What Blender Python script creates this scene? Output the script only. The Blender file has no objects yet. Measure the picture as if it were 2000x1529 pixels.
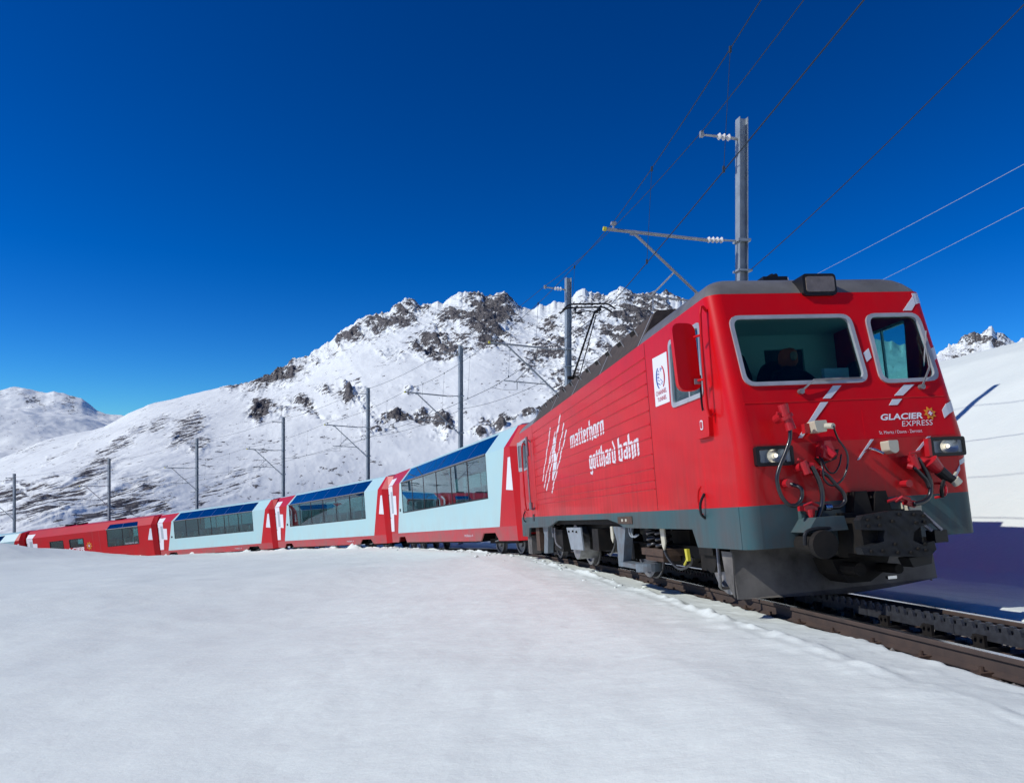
import bpy, math, random
import numpy as np
from mathutils import Matrix, Vector
from mathutils.geometry import tessellate_polygon
random.seed(7); rng = np.random.default_rng(7)
SC = bpy.context.scene
COL = SC.collection
R = math.radians

# ------------------------------------------------------------------ camera
F_PX, HOR, W_PX, H_PX = 1371.96, 872.94, 2000.0, 1529.0
cam = bpy.data.cameras.new('camera'); camo = bpy.data.objects.new('camera', cam); COL.objects.link(camo)
camo.location = (0, 0, 0); camo.rotation_euler = (R(90), 0, 0)
cam.sensor_fit = 'HORIZONTAL'; cam.sensor_width = 36.0; cam.lens = 36.0 * F_PX / W_PX
cam.shift_y = (HOR - H_PX / 2) / W_PX
cam.clip_start = 0.05; cam.clip_end = 60000
SC.camera = camo

# ------------------------------------------------------------------ sky, sun, exposure
SUN = Vector((-1.0, -0.25, 0.85)).normalized()          # direction towards the sun
wd = bpy.data.worlds.new('World'); SC.world = wd; wd.use_nodes = True
nt = wd.node_tree; nt.nodes.clear()
sky = nt.nodes.new('ShaderNodeTexSky'); sky.sky_type = 'NISHITA'; sky.sun_disc = False
sky.sun_elevation = math.asin(SUN.z); sky.sun_rotation = math.atan2(SUN.x, SUN.y)
sky.altitude = 2000; sky.air_density = 1.0; sky.dust_density = 0.0; sky.ozone_density = 3.0
hs = nt.nodes.new('ShaderNodeHueSaturation'); hs.inputs['Saturation'].default_value = 1.30; hs.inputs['Value'].default_value = 1.0
gm = nt.nodes.new('ShaderNodeGamma'); gm.inputs[1].default_value = 1.30
bg = nt.nodes.new('ShaderNodeBackground'); bg.inputs[1].default_value = 0.072
wo = nt.nodes.new('ShaderNodeOutputWorld')
nt.links.new(sky.outputs[0], gm.inputs[0]); nt.links.new(gm.outputs[0], hs.inputs['Color'])
mu = nt.nodes.new('ShaderNodeMix'); mu.data_type = 'RGBA'; mu.blend_type = 'MULTIPLY'; mu.inputs[0].default_value = 1.0; mu.inputs[7].default_value = (.25, .59, .84, 1)
nt.links.new(hs.outputs[0], mu.inputs[6]); nt.links.new(mu.outputs[2], bg.inputs[0]); nt.links.new(bg.outputs[0], wo.inputs[0])
sl = bpy.data.lights.new('sun', 'SUN'); sl.energy = 3.1; sl.angle = R(0.53); sl.color = (1.0, 0.985, 0.955)
so = bpy.data.objects.new('sun', sl); COL.objects.link(so)
so.rotation_euler = (-SUN).to_track_quat('-Z', 'Y').to_euler(); so.location = (-40, -10, 60)
SC.view_settings.view_transform = 'Standard'; SC.view_settings.look = 'None'
SC.view_settings.exposure = 0.10; SC.view_settings.gamma = 1.0
SC.view_settings.use_curve_mapping = False
SC.render.engine = 'CYCLES'; SC.cycles.max_bounces = 8; SC.cycles.transparent_max_bounces = 16

# ------------------------------------------------------------------ noise helpers
_P = rng.permutation(4096); _V = rng.random(4096)
def vnoise(x, y):
    xi = np.floor(x).astype(np.int64); yi = np.floor(y).astype(np.int64)
    fx = x - xi; fy = y - yi
    fx = fx*fx*fx*(fx*(fx*6-15)+10); fy = fy*fy*fy*(fy*(fy*6-15)+10)
    def h(a, b): return _V[(_P[(a & 4095)] + b*57) & 4095]
    a = h(xi, yi); b = h(xi+1, yi); c = h(xi, yi+1); d = h(xi+1, yi+1)
    return (a*(1-fx)+b*fx)*(1-fy)+(c*(1-fx)+d*fx)*fy
def fbm(x, y, o=5, g=.5, l=2.03):
    s = 0; a = 1; t = 0
    for i in range(o):
        s = s + a*(vnoise(x+17.3*i, y-9.1*i)-.5); t += a; a *= g; x = x*l; y = y*l
    return 2*s/t
def ridged(x, y, o=5, g=.55, l=2.07):
    s = 0; a = 1; t = 0
    for i in range(o):
        s = s + a*(1-np.abs(2*vnoise(x+31.7*i, y+5.3*i)-1)); t += a; a *= g; x = x*l; y = y*l
    return s/t
def sstep(a, b, x):
    t = np.clip((x-a)/(b-a), 0, 1); return t*t*(3-2*t)

# ------------------------------------------------------------------ materials
MATS = {}
def mat(name, col, rough=.5, metal=0., coat=0., spec=.5, var=0., vscale=3., bump=0., bscale=20., emit=None, stretch=None, dirt=None):
    m = bpy.data.materials.new(name); m.use_nodes = True; t = m.node_tree; b = t.nodes['Principled BSDF']
    b.inputs['Base Color'].default_value = (*col, 1); b.inputs['Roughness'].default_value = rough
    b.inputs['Metallic'].default_value = metal; b.inputs['Coat Weight'].default_value = coat
    b.inputs['Coat Roughness'].default_value = .06; b.inputs['Specular IOR Level'].default_value = spec
    tc = t.nodes.new('ShaderNodeTexCoord'); src = tc.outputs['Object']
    if stretch:
        mp = t.nodes.new('ShaderNodeMapping'); mp.inputs['Scale'].default_value = stretch
        t.links.new(src, mp.inputs[0]); src = mp.outputs[0]
    if var or dirt:
        n = t.nodes.new('ShaderNodeTexNoise'); n.inputs['Scale'].default_value = vscale; n.inputs['Detail'].default_value = 6; n.inputs['Roughness'].default_value = .6
        t.links.new(src, n.inputs['Vector'])
        mx = t.nodes.new('ShaderNodeMix'); mx.data_type = 'RGBA'
        r = t.nodes.new('ShaderNodeValToRGB'); r.color_ramp.elements[0].position = .35; r.color_ramp.elements[1].position = .7
        t.links.new(n.outputs[0], r.inputs[0]); t.links.new(r.outputs[0], mx.inputs[0])
        d = dirt if dirt else tuple(min(1, c*(1-var)) for c in col)
        mx.inputs[6].default_value = (*col, 1); mx.inputs[7].default_value = (*d, 1)
        t.links.new(mx.outputs[2], b.inputs['Base Color'])
    if bump:
        n2 = t.nodes.new('ShaderNodeTexNoise'); n2.inputs['Scale'].default_value = bscale; n2.inputs['Detail'].default_value = 4
        t.links.new(src, n2.inputs['Vector'])
        bp = t.nodes.new('ShaderNodeBump'); bp.inputs['Strength'].default_value = bump; bp.inputs['Distance'].default_value = .02
        t.links.new(n2.outputs[0], bp.inputs['Height']); t.links.new(bp.outputs[0], b.inputs['Normal'])
    if emit:
        b.inputs['Emission Color'].default_value = (*emit[:3], 1); b.inputs['Emission Strength'].default_value = emit[3]
    MATS[name] = m; return m
def glass(name, tint, refl=.06, rough=0.0):
    m = bpy.data.materials.new(name); m.use_nodes = True; t = m.node_tree; t.nodes.clear()
    o = t.nodes.new('ShaderNodeOutputMaterial'); tr = t.nodes.new('ShaderNodeBsdfTransparent'); gl = t.nodes.new('ShaderNodeBsdfGlossy')
    tr.inputs[0].default_value = (*tint, 1); gl.inputs['Roughness'].default_value = rough; gl.inputs['Color'].default_value = (.9, .97, 1, 1)
    lw = t.nodes.new('ShaderNodeLayerWeight'); lw.inputs[0].default_value = .5
    fr = t.nodes.new('ShaderNodeMath'); fr.operation = 'POWER'; fr.inputs[1].default_value = 4.0; t.links.new(lw.outputs['Facing'], fr.inputs[0])
    ad = t.nodes.new('ShaderNodeMath'); ad.operation = 'ADD'; ad.inputs[1].default_value = refl; ad.use_clamp = True
    mx = t.nodes.new('ShaderNodeMixShader')
    t.links.new(fr.outputs[0], ad.inputs[0]); t.links.new(ad.outputs[0], mx.inputs[0])
    t.links.new(tr.outputs[0], mx.inputs[1]); t.links.new(gl.outputs[0], mx.inputs[2]); t.links.new(mx.outputs[0], o.inputs[0])
    MATS[name] = m; return m
mat('red_paint', (.64, .002, .006), .40, 0, .15, .18, dirt=(.54, .004, .010), vscale=1.3, bump=.05, bscale=1.4)
mat('coach_red', (.56, .003, .010), .40, 0, .12, .2, dirt=(.48, .008, .014), vscale=1.0, bump=.04, bscale=1.2)
mat('skirt_red', (.50, .022, .032), .5, 0, .15, dirt=(.36, .06, .06), vscale=2.2)
mat('grey_skirt', (.036, .105, .115), .45, 0, .06, .2, dirt=(.085, .095, .100), vscale=1.6)
mat('coach_blue', (.43, .66, .67), .4, 0, .15, .3, dirt=(.46, .66, .65), vscale=.8)
mat('seam_dark', (.12, .004, .006), .6)
mat('white_print', (.78, .78, .80), .5)
mat('stripe_grey', (.60, .62, .66), .45)
mat('roof_grey', (.26, .25, .225), .42, .35, .1, dirt=(.16, .145, .12), vscale=2.0)
mat('roof_brown', (.075, .055, .040), .75, dirt=(.040, .030, .023), vscale=7, bump=.3, bscale=25)
mat('frame_silver', (.50, .51, .52), .4, .3, dirt=(.38, .39, .40), vscale=5)
mat('black', (.008, .008, .009), .45, spec=.35)
mat('rubber', (.014, .014, .016), .32, 0, .3)
mat('soot', (.009, .0085, .008), .75, spec=.25, dirt=(.022, .018, .014), vscale=6)
mat('plow_grey', (.21, .195, .175), .6, spec=.3, dirt=(.032, .030, .027), vscale=2.2)
mat('coupler_grey', (.022, .025, .030), .55, .2, spec=.3, dirt=(.012, .012, .011), vscale=8)
mat('fitting_red', (.45, .012, .02), .42, 0, .2, .35)
mat('cream', (.55, .52, .40), .5)
mat('chrome', (.6, .6, .6), .15, 1)
mat('bogie_blue', (.16, .21, .24), .5, dirt=(.12, .115, .115), vscale=5)
mat('rust', (.10, .058, .035), .8, dirt=(.055, .035, .025), vscale=8, bump=.3, bscale=40)
mat('rail_side', (.082, .054, .040), .75, dirt=(.05, .036, .030), vscale=6)
mat('rail_top', (.62, .62, .63), .22, 1)
mat('rack_steel', (.085, .09, .098), .45, .5, dirt=(.05, .05, .055), vscale=20)
mat('steel_dull', (.30, .30, .31), .45, .6, dirt=(.2, .19, .185), vscale=9)
mat('galvanised', (.34, .385, .41), .5, .2, dirt=(.25, .285, .305), vscale=4)
mat('galv_tube', (.42, .42, .41), .45, .4, dirt=(.33, .33, .32), vscale=6)
mat('porcelain', (.72, .70, .66), .3)
mat('wire_dark', (.022, .03, .04), .5)
mat('wire_light', (.40, .45, .48), .5)
mat('yellow', (.62, .55, .04), .45)
mat('orange', (.62, .27, .02), .5)
mat('poster_white', (.80, .80, .82), .45)
mat('print_blue', (.03, .09, .35), .5)
mat('print_red', (.50, .02, .04), .5)
mat('lens_reflector', (.42, .43, .44), .3, 1)
mat('bulb', (1, .9, .7), .3, emit=(1, .85, .6, 3.0))
mat('lens_top', (.16, .135, .11), .2, 0, .5, dirt=(.24, .2, .17), vscale=9)
mat('lens_side', (.30, .31, .33), .25)
mat('interior_wall', (.52, .60, .60), .6)
mat('interior_dark', (.03, .033, .035), .7)
mat('seat_blue', (.10, .16, .19), .8)
mat('table_white', (.6, .62, .6), .5)
mat('cloth_dark', (.012, .013, .016), .9)
mat('cloth_orange', (.62, .075, .02), .8)
mat('skin', (.40, .22, .15), .6)
mat('door_white', (.62, .66, .68), .4, 0, .2)
mat('door_grey', (.42, .47, .50), .4)
mat('stone', (.24, .225, .20), .85, dirt=(.13, .115, .10), vscale=9)
def grime(name, z0, z1, col, amt):
    m = MATS[name]; t = m.node_tree; b = t.nodes['Principled BSDF']; N = t.nodes.new; Lk = t.links.new
    src = b.inputs['Base Color'].links[0].from_socket; tc = N('ShaderNodeTexCoord'); sp = N('ShaderNodeSeparateXYZ'); Lk(tc.outputs['Object'], sp.inputs[0])
    mr_ = N('ShaderNodeMapRange'); mr_.inputs[1].default_value = z1; mr_.inputs[2].default_value = z0; mr_.inputs[3].default_value = 0; mr_.inputs[4].default_value = 1; Lk(sp.outputs[2], mr_.inputs[0])
    mp = N('ShaderNodeMapping'); mp.inputs['Scale'].default_value = (7, 7, .55); Lk(tc.outputs['Object'], mp.inputs[0])
    n = N('ShaderNodeTexNoise'); n.inputs['Scale'].default_value = 1.4; n.inputs['Detail'].default_value = 7; n.inputs['Roughness'].default_value = .62; Lk(mp.outputs[0], n.inputs['Vector'])
    n2 = N('ShaderNodeTexNoise'); n2.inputs['Scale'].default_value = .8; n2.inputs['Detail'].default_value = 5; Lk(tc.outputs['Object'], n2.inputs['Vector'])
    a = N('ShaderNodeMath'); a.operation = 'MULTIPLY'; Lk(n.outputs[0], a.inputs[0]); Lk(n2.outputs[0], a.inputs[1])
    r = N('ShaderNodeMapRange'); r.inputs[1].default_value = .16; r.inputs[2].default_value = .40; Lk(a.outputs[0], r.inputs[0])
    k = N('ShaderNodeMath'); k.operation = 'MULTIPLY_ADD'; k.inputs[1].default_value = .8; k.inputs[2].default_value = .2; Lk(mr_.outputs[0], k.inputs[0])
    q = N('ShaderNodeMath'); q.operation = 'MULTIPLY'; Lk(r.outputs[0], q.inputs[0]); Lk(k.outputs[0], q.inputs[1])
    q2 = N('ShaderNodeMath'); q2.operation = 'MULTIPLY'; q2.inputs[1].default_value = amt; q2.use_clamp = True; Lk(q.outputs[0], q2.inputs[0])
    mx = N('ShaderNodeMix'); mx.data_type = 'RGBA'; Lk(q2.outputs[0], mx.inputs[0]); Lk(src, mx.inputs[6]); mx.inputs[7].default_value = (*col, 1); Lk(mx.outputs[2], b.inputs['Base Color'])
    rg = N('ShaderNodeMapRange'); rg.inputs[3].default_value = b.inputs['Roughness'].default_value; rg.inputs[4].default_value = .7; Lk(q2.outputs[0], rg.inputs[0]); Lk(rg.outputs[0], b.inputs['Roughness'])
grime('red_paint', 1.1, 2.2, (.20, .055, .045), .55); grime('coach_red', .45, 1.6, (.22, .07, .06), .55); grime('skirt_red', .45, .95, (.22, .12, .10), .8)
grime('grey_skirt', .65, 1.2, (.085, .075, .065), 1.1); grime('coach_blue', .9, 1.5, (.42, .48, .48), .5); grime('plow_grey', .1, .5, (.15, .14, .125), 1.0)
glass('glass_cab', (.58, .80, .80), .018)
glass('glass_lamp', (.9, .92, .94), .02)
glass('glass_coach', (.52, .74, .73), .05)
glass('glass_roof', (.12, .27, .42), .17)

def snow_material(name, rock=False, near=False):
    m = bpy.data.materials.new(name); m.use_nodes = True; t = m.node_tree; b = t.nodes['Principled BSDF']
    N = t.nodes.new; Lk = t.links.new
    b.inputs['Base Color'].default_value = (.80, .81, .82, 1); b.inputs['Roughness'].default_value = .62
    b.inputs['Specular IOR Level'].default_value = .25
    tc = N('ShaderNodeTexCoord')
    if near:
        n1 = N('ShaderNodeTexNoise'); n1.inputs['Scale'].default_value = 11; n1.inputs['Detail'].default_value = 8; n1.inputs['Roughness'].default_value = .62
        mp = N('ShaderNodeMapping'); mp.inputs['Scale'].default_value = (.85, 1.2, 1); mp.inputs['Rotation'].default_value = (0, 0, R(20))
        Lk(tc.outputs['Object'], mp.inputs[0]); Lk(mp.outputs[0], n1.inputs['Vector'])
        n2 = N('ShaderNodeTexNoise'); n2.inputs['Scale'].default_value = 170; n2.inputs['Detail'].default_value = 3
        Lk(tc.outputs['Object'], n2.inputs['Vector'])
        a = N('ShaderNodeMath'); a.operation = 'MULTIPLY_ADD'; a.inputs[1].default_value = .10; Lk(n2.outputs[0], a.inputs[0]); Lk(n1.outputs[0], a.inputs[2])
        bp = N('ShaderNodeBump'); bp.inputs['Strength'].default_value = .42; bp.inputs['Distance'].default_value = .028
        Lk(a.outputs[0], bp.inputs['Height']); Lk(bp.outputs[0], b.inputs['Normal'])
        # faint melt-crust colour change of the snow itself
        n3 = N('ShaderNodeTexNoise'); n3.inputs['Scale'].default_value = .9; n3.inputs['Detail'].default_value = 5; Lk(mp.outputs[0], n3.inputs['Vector'])
        mx = N('ShaderNodeMix'); mx.data_type = 'RGBA'; mx.inputs[6].default_value = (.74, .79, .725, 1); mx.inputs[7].default_value = (.83, .87, .785, 1)
        Lk(n3.outputs[0], mx.inputs[0]); Lk(mx.outputs[2], b.inputs['Base Color'])
    if rock:
        at = N('ShaderNodeAttribute'); at.attribute_name = 'rock'; at2 = N('ShaderNodeAttribute'); at2.attribute_name = 'streak'
        def noise(sc, det, rg=.6, src=None):
            n = N('ShaderNodeTexNoise'); n.inputs['Scale'].default_value = sc; n.inputs['Detail'].default_value = det; n.inputs['Roughness'].default_value = rg
            Lk(src or tc.outputs['Object'], n.inputs['Vector']); return n
        big = noise(.042, 14, .78)
        mp = N('ShaderNodeMapping'); mp.inputs['Rotation'].default_value = (0, 0, R(38)); mp.inputs['Scale'].default_value = (.35, 2.6, .8)
        mpr = N('ShaderNodeMapping'); mpr.inputs['Rotation'].default_value = (0, R(42), 0)
        Lk(tc.outputs['Object'], mpr.inputs[0])
        mps = N('ShaderNodeMapping'); mps.inputs['Scale'].default_value = (.30, .22, 2.4); Lk(mpr.outputs[0], mps.inputs[0])
        st = noise(.15, 8, .68, mps.outputs[0])
        mpf = N('ShaderNodeMapping'); mpf.inputs['Scale'].default_value = (.7, .6, 1.6); Lk(mpr.outputs[0], mpf.inputs[0])
        fine = noise(.13, 9, .72, mpf.outputs[0])
        bf = N('ShaderNodeMix'); bf.data_type = 'FLOAT'; bf.inputs[0].default_value = .5; Lk(big.outputs[0], bf.inputs[2]); Lk(fine.outputs[0], bf.inputs[3])
        mxn = N('ShaderNodeMix'); mxn.data_type = 'FLOAT'; Lk(at2.outputs['Fac'], mxn.inputs[0]); Lk(bf.outputs[0], mxn.inputs[2]); Lk(st.outputs[0], mxn.inputs[3])
        # steepness: geometry normal z
        ge = N('ShaderNodeNewGeometry'); sp = N('ShaderNodeSeparateXYZ'); Lk(ge.outputs['Normal'], sp.inputs[0])
        stp = N('ShaderNodeMapRange'); stp.inputs[1].default_value = .92; stp.inputs[2].default_value = .45; stp.inputs[3].default_value = 0; stp.inputs[4].default_value = .055
        Lk(sp.outputs[2], stp.inputs[0])
        s1 = N('ShaderNodeMath'); s1.operation = 'MULTIPLY_ADD'; s1.inputs[1].default_value = .135; Lk(at.outputs['Fac'], s1.inputs[0]); Lk(mxn.outputs[0], s1.inputs[2])
        s2 = N('ShaderNodeMath'); s2.operation = 'MULTIPLY'; Lk(stp.outputs[0], s2.inputs[0])
        a3 = N('ShaderNodeMath'); a3.operation = 'ADD'; a3.inputs[1].default_value = .15; a3.use_clamp = True; Lk(at.outputs['Fac'], a3.inputs[0]); Lk(a3.outputs[0], s2.inputs[1])
        s3 = N('ShaderNodeMath'); s3.operation = 'ADD'; Lk(s1.outputs[0], s3.inputs[0]); Lk(s2.outputs[0], s3.inputs[1])
        rr = N('ShaderNodeMapRange'); rr.inputs[1].default_value = .588; rr.inputs[2].default_value = .598; Lk(s3.outputs[0], rr.inputs[0])
        rc0 = noise(.16, 12, .78); rc = N('ShaderNodeMapRange'); rc.inputs[1].default_value = .40; rc.inputs[2].default_value = .62; Lk(rc0.outputs[0], rc.inputs[0]); rk = N('ShaderNodeMix'); rk.data_type = 'RGBA'
        rk.inputs[6].default_value = (.030, .030, .034, 1); rk.inputs[7].default_value = (.24, .215, .195, 1); Lk(rc.outputs[0], rk.inputs[0])
        mx = N('ShaderNodeMix'); mx.data_type = 'RGBA'; mx.inputs[6].default_value = (.92, .945, .89, 1)
        Lk(rk.outputs[2], mx.inputs[7]); Lk(rr.outputs[0], mx.inputs[0]); Lk(mx.outputs[2], b.inputs['Base Color'])
        bn = noise(.20, 10, .66)
        bp = N('ShaderNodeBump'); bp.inputs['Distance'].default_value = 5.0; Lk(bn.outputs[0], bp.inputs['Height']); Lk(bp.outputs[0], b.inputs['Normal'])
        bs = N('ShaderNodeMapRange'); bs.inputs[3].default_value = .012; bs.inputs[4].default_value = .85; Lk(rr.outputs[0], bs.inputs[0]); Lk(bs.outputs[0], bp.inputs['Strength'])
    MATS[name] = m; return m
snow_material('snow_near', near=True); snow_material('snow_rock', rock=True); snow_material('snow_plain')
def ballast_mat():
    m = mat('ballast', (.10, .088, .075), .9, dirt=(.05, .044, .04), vscale=18, bump=1.0, bscale=35); return m
ballast_mat()

# ------------------------------------------------------------------ object helpers
def link(o, parent=None, m=None):
    COL.objects.link(o)
    if parent: o.parent = parent
    return o
def mobj(name, verts, faces, m=None, parent=None, smooth=False, fix=True, angle=None):
    me = bpy.data.meshes.new(name); me.from_pydata([tuple(v) for v in verts], [], [tuple(f) for f in faces]); me.update()
    if fix:
        import bmesh
        bm = bmesh.new(); bm.from_mesh(me); bmesh.ops.recalc_face_normals(bm, faces=bm.faces); bm.to_mesh(me); bm.free()
    if m: me.materials.append(MATS[m])
    if smooth: me.polygons.foreach_set('use_smooth', [True]*len(me.polygons))
    if angle:
        me.polygons.foreach_set('use_smooth', [True]*len(me.polygons)); me.set_sharp_from_angle(angle=R(angle))
    o = bpy.data.objects.new(name, me); return link(o, parent)
def inst(o, name=None, parent=None, M=None):
    c = bpy.data.objects.new(name or o.name.split('.')[0], o.data); link(c, parent)
    if M is not None: c.matrix_local = M
    return c
def empty(name, M=None):
    o = bpy.data.objects.new(name, None); o.empty_display_size = .3; COL.objects.link(o)
    if M is not None: o.matrix_world = M
    return o
def tag(o, label, cat=None, group=None, kind=None):
    if label: o['label'] = label
    if cat: o['category'] = cat
    if group: o['group'] = group
    if kind: o['kind'] = kind
    return o
class MB:
    """collects simple solids into one mesh"""
    def __init__(s): s.v = []; s.f = []
    def add(s, v, f):
        n = len(s.v); s.v += [tuple(p) for p in v]; s.f += [tuple(i+n for i in q) for q in f]; return s
    def box(s, x0, x1, y0, y1, z0, z1, M=None):
        v = [(x, y, z) for z in (z0, z1) for y in (y0, y1) for x in (x0, x1)]
        if M is not None: v = [tuple(M @ Vector(p)) for p in v]
        return s.add(v, [(0, 1, 3, 2), (4, 6, 7, 5), (0, 4, 5, 1), (2, 3, 7, 6), (0, 2, 6, 4), (1, 5, 7, 3)])
    def cyl(s, a, b, r, r2=None, n=14):
        a = Vector(a); b = Vector(b); r2 = r if r2 is None else r2
        d = (b-a).normalized(); u = d.orthogonal().normalized(); w = d.cross(u)
        v = []
        for p, q in ((a, r), (b, r2)):
            v += [p+(u*math.cos(2*math.pi*i/n)+w*math.sin(2*math.pi*i/n))*q for i in range(n)]
        f = [(i, (i+1) % n, n+(i+1) % n, n+i) for i in range(n)]+[tuple(range(n))[::-1], tuple(range(n, 2*n))]
        return s.add(v, f)
    def tube(s, pts, r, n=8, smooth=0):
        pts = [Vector(p) for p in pts]
        if smooth: pts = catmull(pts, smooth)
        v = []; prev = None; N = len(pts)
        for i, p in enumerate(pts):
            d = (pts[min(i+1, N-1)]-pts[max(i-1, 0)]).normalized()
            u = d.orthogonal().normalized() if prev is None else (prev-d*prev.dot(d)).normalized()
            prev = u; w = d.cross(u)
            v += [p+(u*math.cos(2*math.pi*k/n)+w*math.sin(2*math.pi*k/n))*r for k in range(n)]
        f = [(i*n+k, i*n+(k+1) % n, (i+1)*n+(k+1) % n, (i+1)*n+k) for i in range(N-1) for k in range(n)]
        f += [tuple(range(n))[::-1], tuple(range((N-1)*n, N*n))]
        return s.add(v, f)
    def prism(s, loop2d, fn, t0, t1, holes=()):
        """extrude a 2-D outline (with holes) from depth t0 to t1 through fn(a,b,t)->xyz"""
        loops = [list(loop2d)]+[list(h) for h in holes]
        flat = [p for l in loops for p in l]; n = len(flat)
        tris = tessellate_polygon([[Vector((p[0], p[1], 0)) for p in l] for l in loops])
        v = [fn(p[0], p[1], t0) for p in flat]+[fn(p[0], p[1], t1) for p in flat]
        f = [tuple(t) for t in tris]+[tuple(i+n for i in t[::-1]) for t in tris]
        k = 0
        for l in loops:
            m = len(l)
            for i in range(m): f.append((k+i, k+(i+1) % m, n+k+(i+1) % m, n+k+i))
            k += m
        return s.add(v, f)
    def build(s, name, m, parent=None, **k): return mobj(name, s.v, s.f, m, parent, **k)
def catmull(p, n=6):
    out = []
    for i in range(len(p)-1):
        a, b, c, d = p[max(i-1, 0)], p[i], p[i+1], p[min(i+2, len(p)-1)]
        for k in range(n):
            t = k/n
            out.append(.5*((2*b)+(c-a)*t+(2*a-5*b+4*c-d)*t*t+(3*b-a-3*c+d)*t**3))
    return out+[p[-1]]
def rpoly(c, r, n=5):
    """round the corners of a polygon"""
    out = []; N = len(c)
    for i in range(N):
        p = Vector(c[i]); a = Vector(c[i-1])-p; b = Vector(c[(i+1) % N])-p
        rr = min(r, .45*a.length, .45*b.length); A = p+a.normalized()*rr; B = p+b.normalized()*rr
        for k in range(n+1):
            t = k/n; q = A*(1-t)**2+p*2*t*(1-t)+B*t*t; out.append((q.x, q.y))
    return out
def inset(c, d):
    """inset a convex polygon"""
    area = sum(c[i][0]*c[(i+1) % len(c)][1]-c[(i+1) % len(c)][0]*c[i][1] for i in range(len(c)))
    sg = 1 if area > 0 else -1; out = []
    for i in range(len(c)):
        p0 = Vector(c[i-1]); p1 = Vector(c[i]); p2 = Vector(c[(i+1) % len(c)])
        e1 = (p1-p0).normalized(); e2 = (p2-p1).normalized()
        n1 = Vector((-e1.y, e1.x))*sg; n2 = Vector((-e2.y, e2.x))*sg
        m = (n1+n2); m = m/max(.2, m.dot(n1)); q = p1+m*d; out.append((q.x, q.y))
    return out
def text2d(s, size=1, shear=0, bold=0., sx=1.):
    cu = bpy.data.curves.new('txt', 'FONT'); cu.body = s; cu.size = size; cu.shear = shear; cu.offset = bold; cu.resolution_u = 3
    o = bpy.data.objects.new('txt', cu); COL.objects.link(o)
    dg = bpy.context.evaluated_depsgraph_get(); e = o.evaluated_get(dg); me = e.to_mesh()
    v = [(p.co.x*sx, p.co.y) for p in me.vertices]; f = [tuple(p.vertices) for p in me.polygons]
    e.to_mesh_clear(); bpy.data.objects.remove(o); bpy.data.curves.remove(cu)
    x0 = min(p[0] for p in v); y0 = min(p[1] for p in v)
    x1 = max(p[0] for p in v); y1 = max(p[1] for p in v)
    return v, f, (x0, y0, x1, y1)
def text_fit(s, x0, x1, z0, z1, fn, name, m, parent, shear=0, bold=0., flip=False):
    """fit a line of lettering in the box x0..x1 (reading direction), z0..z1"""
    v, f, (a, b, c, d) = text2d(s, 1, shear, bold)
    q = [fn(x0+(p[0]-a)/(c-a)*(x1-x0), z0+(p[1]-b)/(d-b)*(z1-z0), 0) for p in v]
    return mobj(name, q, f, m, parent, fix=False)
def flat(polys, fn, name, m, parent, t=.003):
    b = MB()
    for p in polys: b.prism(p, fn, -t, .004)
    return b.build(name, m, parent)
def bar(p, q, w):
    p = Vector(p); q = Vector(q); d = (q-p).normalized(); n = Vector((-d.y, d.x))*w/2
    return [tuple(p+n), tuple(p-n), tuple(q-n), tuple(q+n)]
def sunlogo(cx, cz, r, fn, parent, dirx=1):
    pts = []
    for i in range(16):
        a = math.pi*i/8+.2; rr = r if i % 2 == 0 else r*.58
        pts.append((cx+rr*math.cos(a), cz+rr*math.sin(a)))
    o = flat([pts], fn, 'sun_emblem', 'orange', parent, .004)
    circ = lambda q: [(cx+q*math.cos(a*math.pi/9), cz+q*math.sin(a*math.pi/9)) for a in range(18)]
    flat([circ(r*.46)], fn, 'emblem_disc', 'print_red', o, .007)
    w = r*.1; l = r*.3
    flat([[(cx-l, cz-w), (cx+l, cz-w), (cx+l, cz+w), (cx-l, cz+w)], [(cx-w, cz-l), (cx+w, cz-l), (cx+w, cz+l), (cx-w, cz+l)]], fn, 'emblem_cross', 'white_print', o, .010)
    return o

# ------------------------------------------------------------------ the line of the track
YAW, GR0, GR1, RHO = .1598, .1067, .12791, .0492
K0, K1, SW = .004, .0150579, 5.5
C0 = np.array([3.74451619, 7.2190714, -1.65993079])
LOCO_L = 13.318; PITCH = 17.3035; HW = 1.325
DS = .1
SS = np.arange(-40, 150, DS)
_k = np.where(SS < SW, K0, K1); PSI = np.cumsum(_k)*DS; PSI += YAW-np.interp(6.65, SS, PSI)
_px = np.cumsum(-np.sin(PSI)*DS); _py = np.cumsum(np.cos(PSI)*DS)
_px += C0[0]-np.interp(0, SS, _px); _py += C0[1]-np.interp(0, SS, _py)
_e2 = np.array([math.cos(YAW), math.sin(YAW)])
_lat = np.mean([(np.array([np.interp(s, SS, _px), np.interp(s, SS, _py)])-C0[:2]) @ _e2 for s in (2.5, 10.8)])
_px -= _lat*_e2[0]; _py -= _lat*_e2[1]
_pz = C0[2]-np.where(SS < 14, GR0*SS, GR0*14+GR1*(SS-14))
def tp(s): return np.interp(s, SS, _px), np.interp(s, SS, _py), np.interp(s, SS, _pz), np.interp(s, SS, PSI)
def basis(yaw, g, rho):
    d = Vector((-math.sin(yaw)*math.cos(g), math.cos(yaw)*math.cos(g), -math.sin(g)))
    e0 = Vector((math.cos(yaw), math.sin(yaw), 0)); n0 = e0.cross(d)
    if n0.z < 0: n0 = -n0
    e = e0*math.cos(rho)+n0*math.sin(rho); n = n0*math.cos(rho)-e0*math.sin(rho)
    return e, d, n
def frame(e, d, n, o): return Matrix(((e.x, d.x, n.x, o[0]), (e.y, d.y, n.y, o[1]), (e.z, d.z, n.z, o[2]), (0, 0, 0, 1)))
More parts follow.
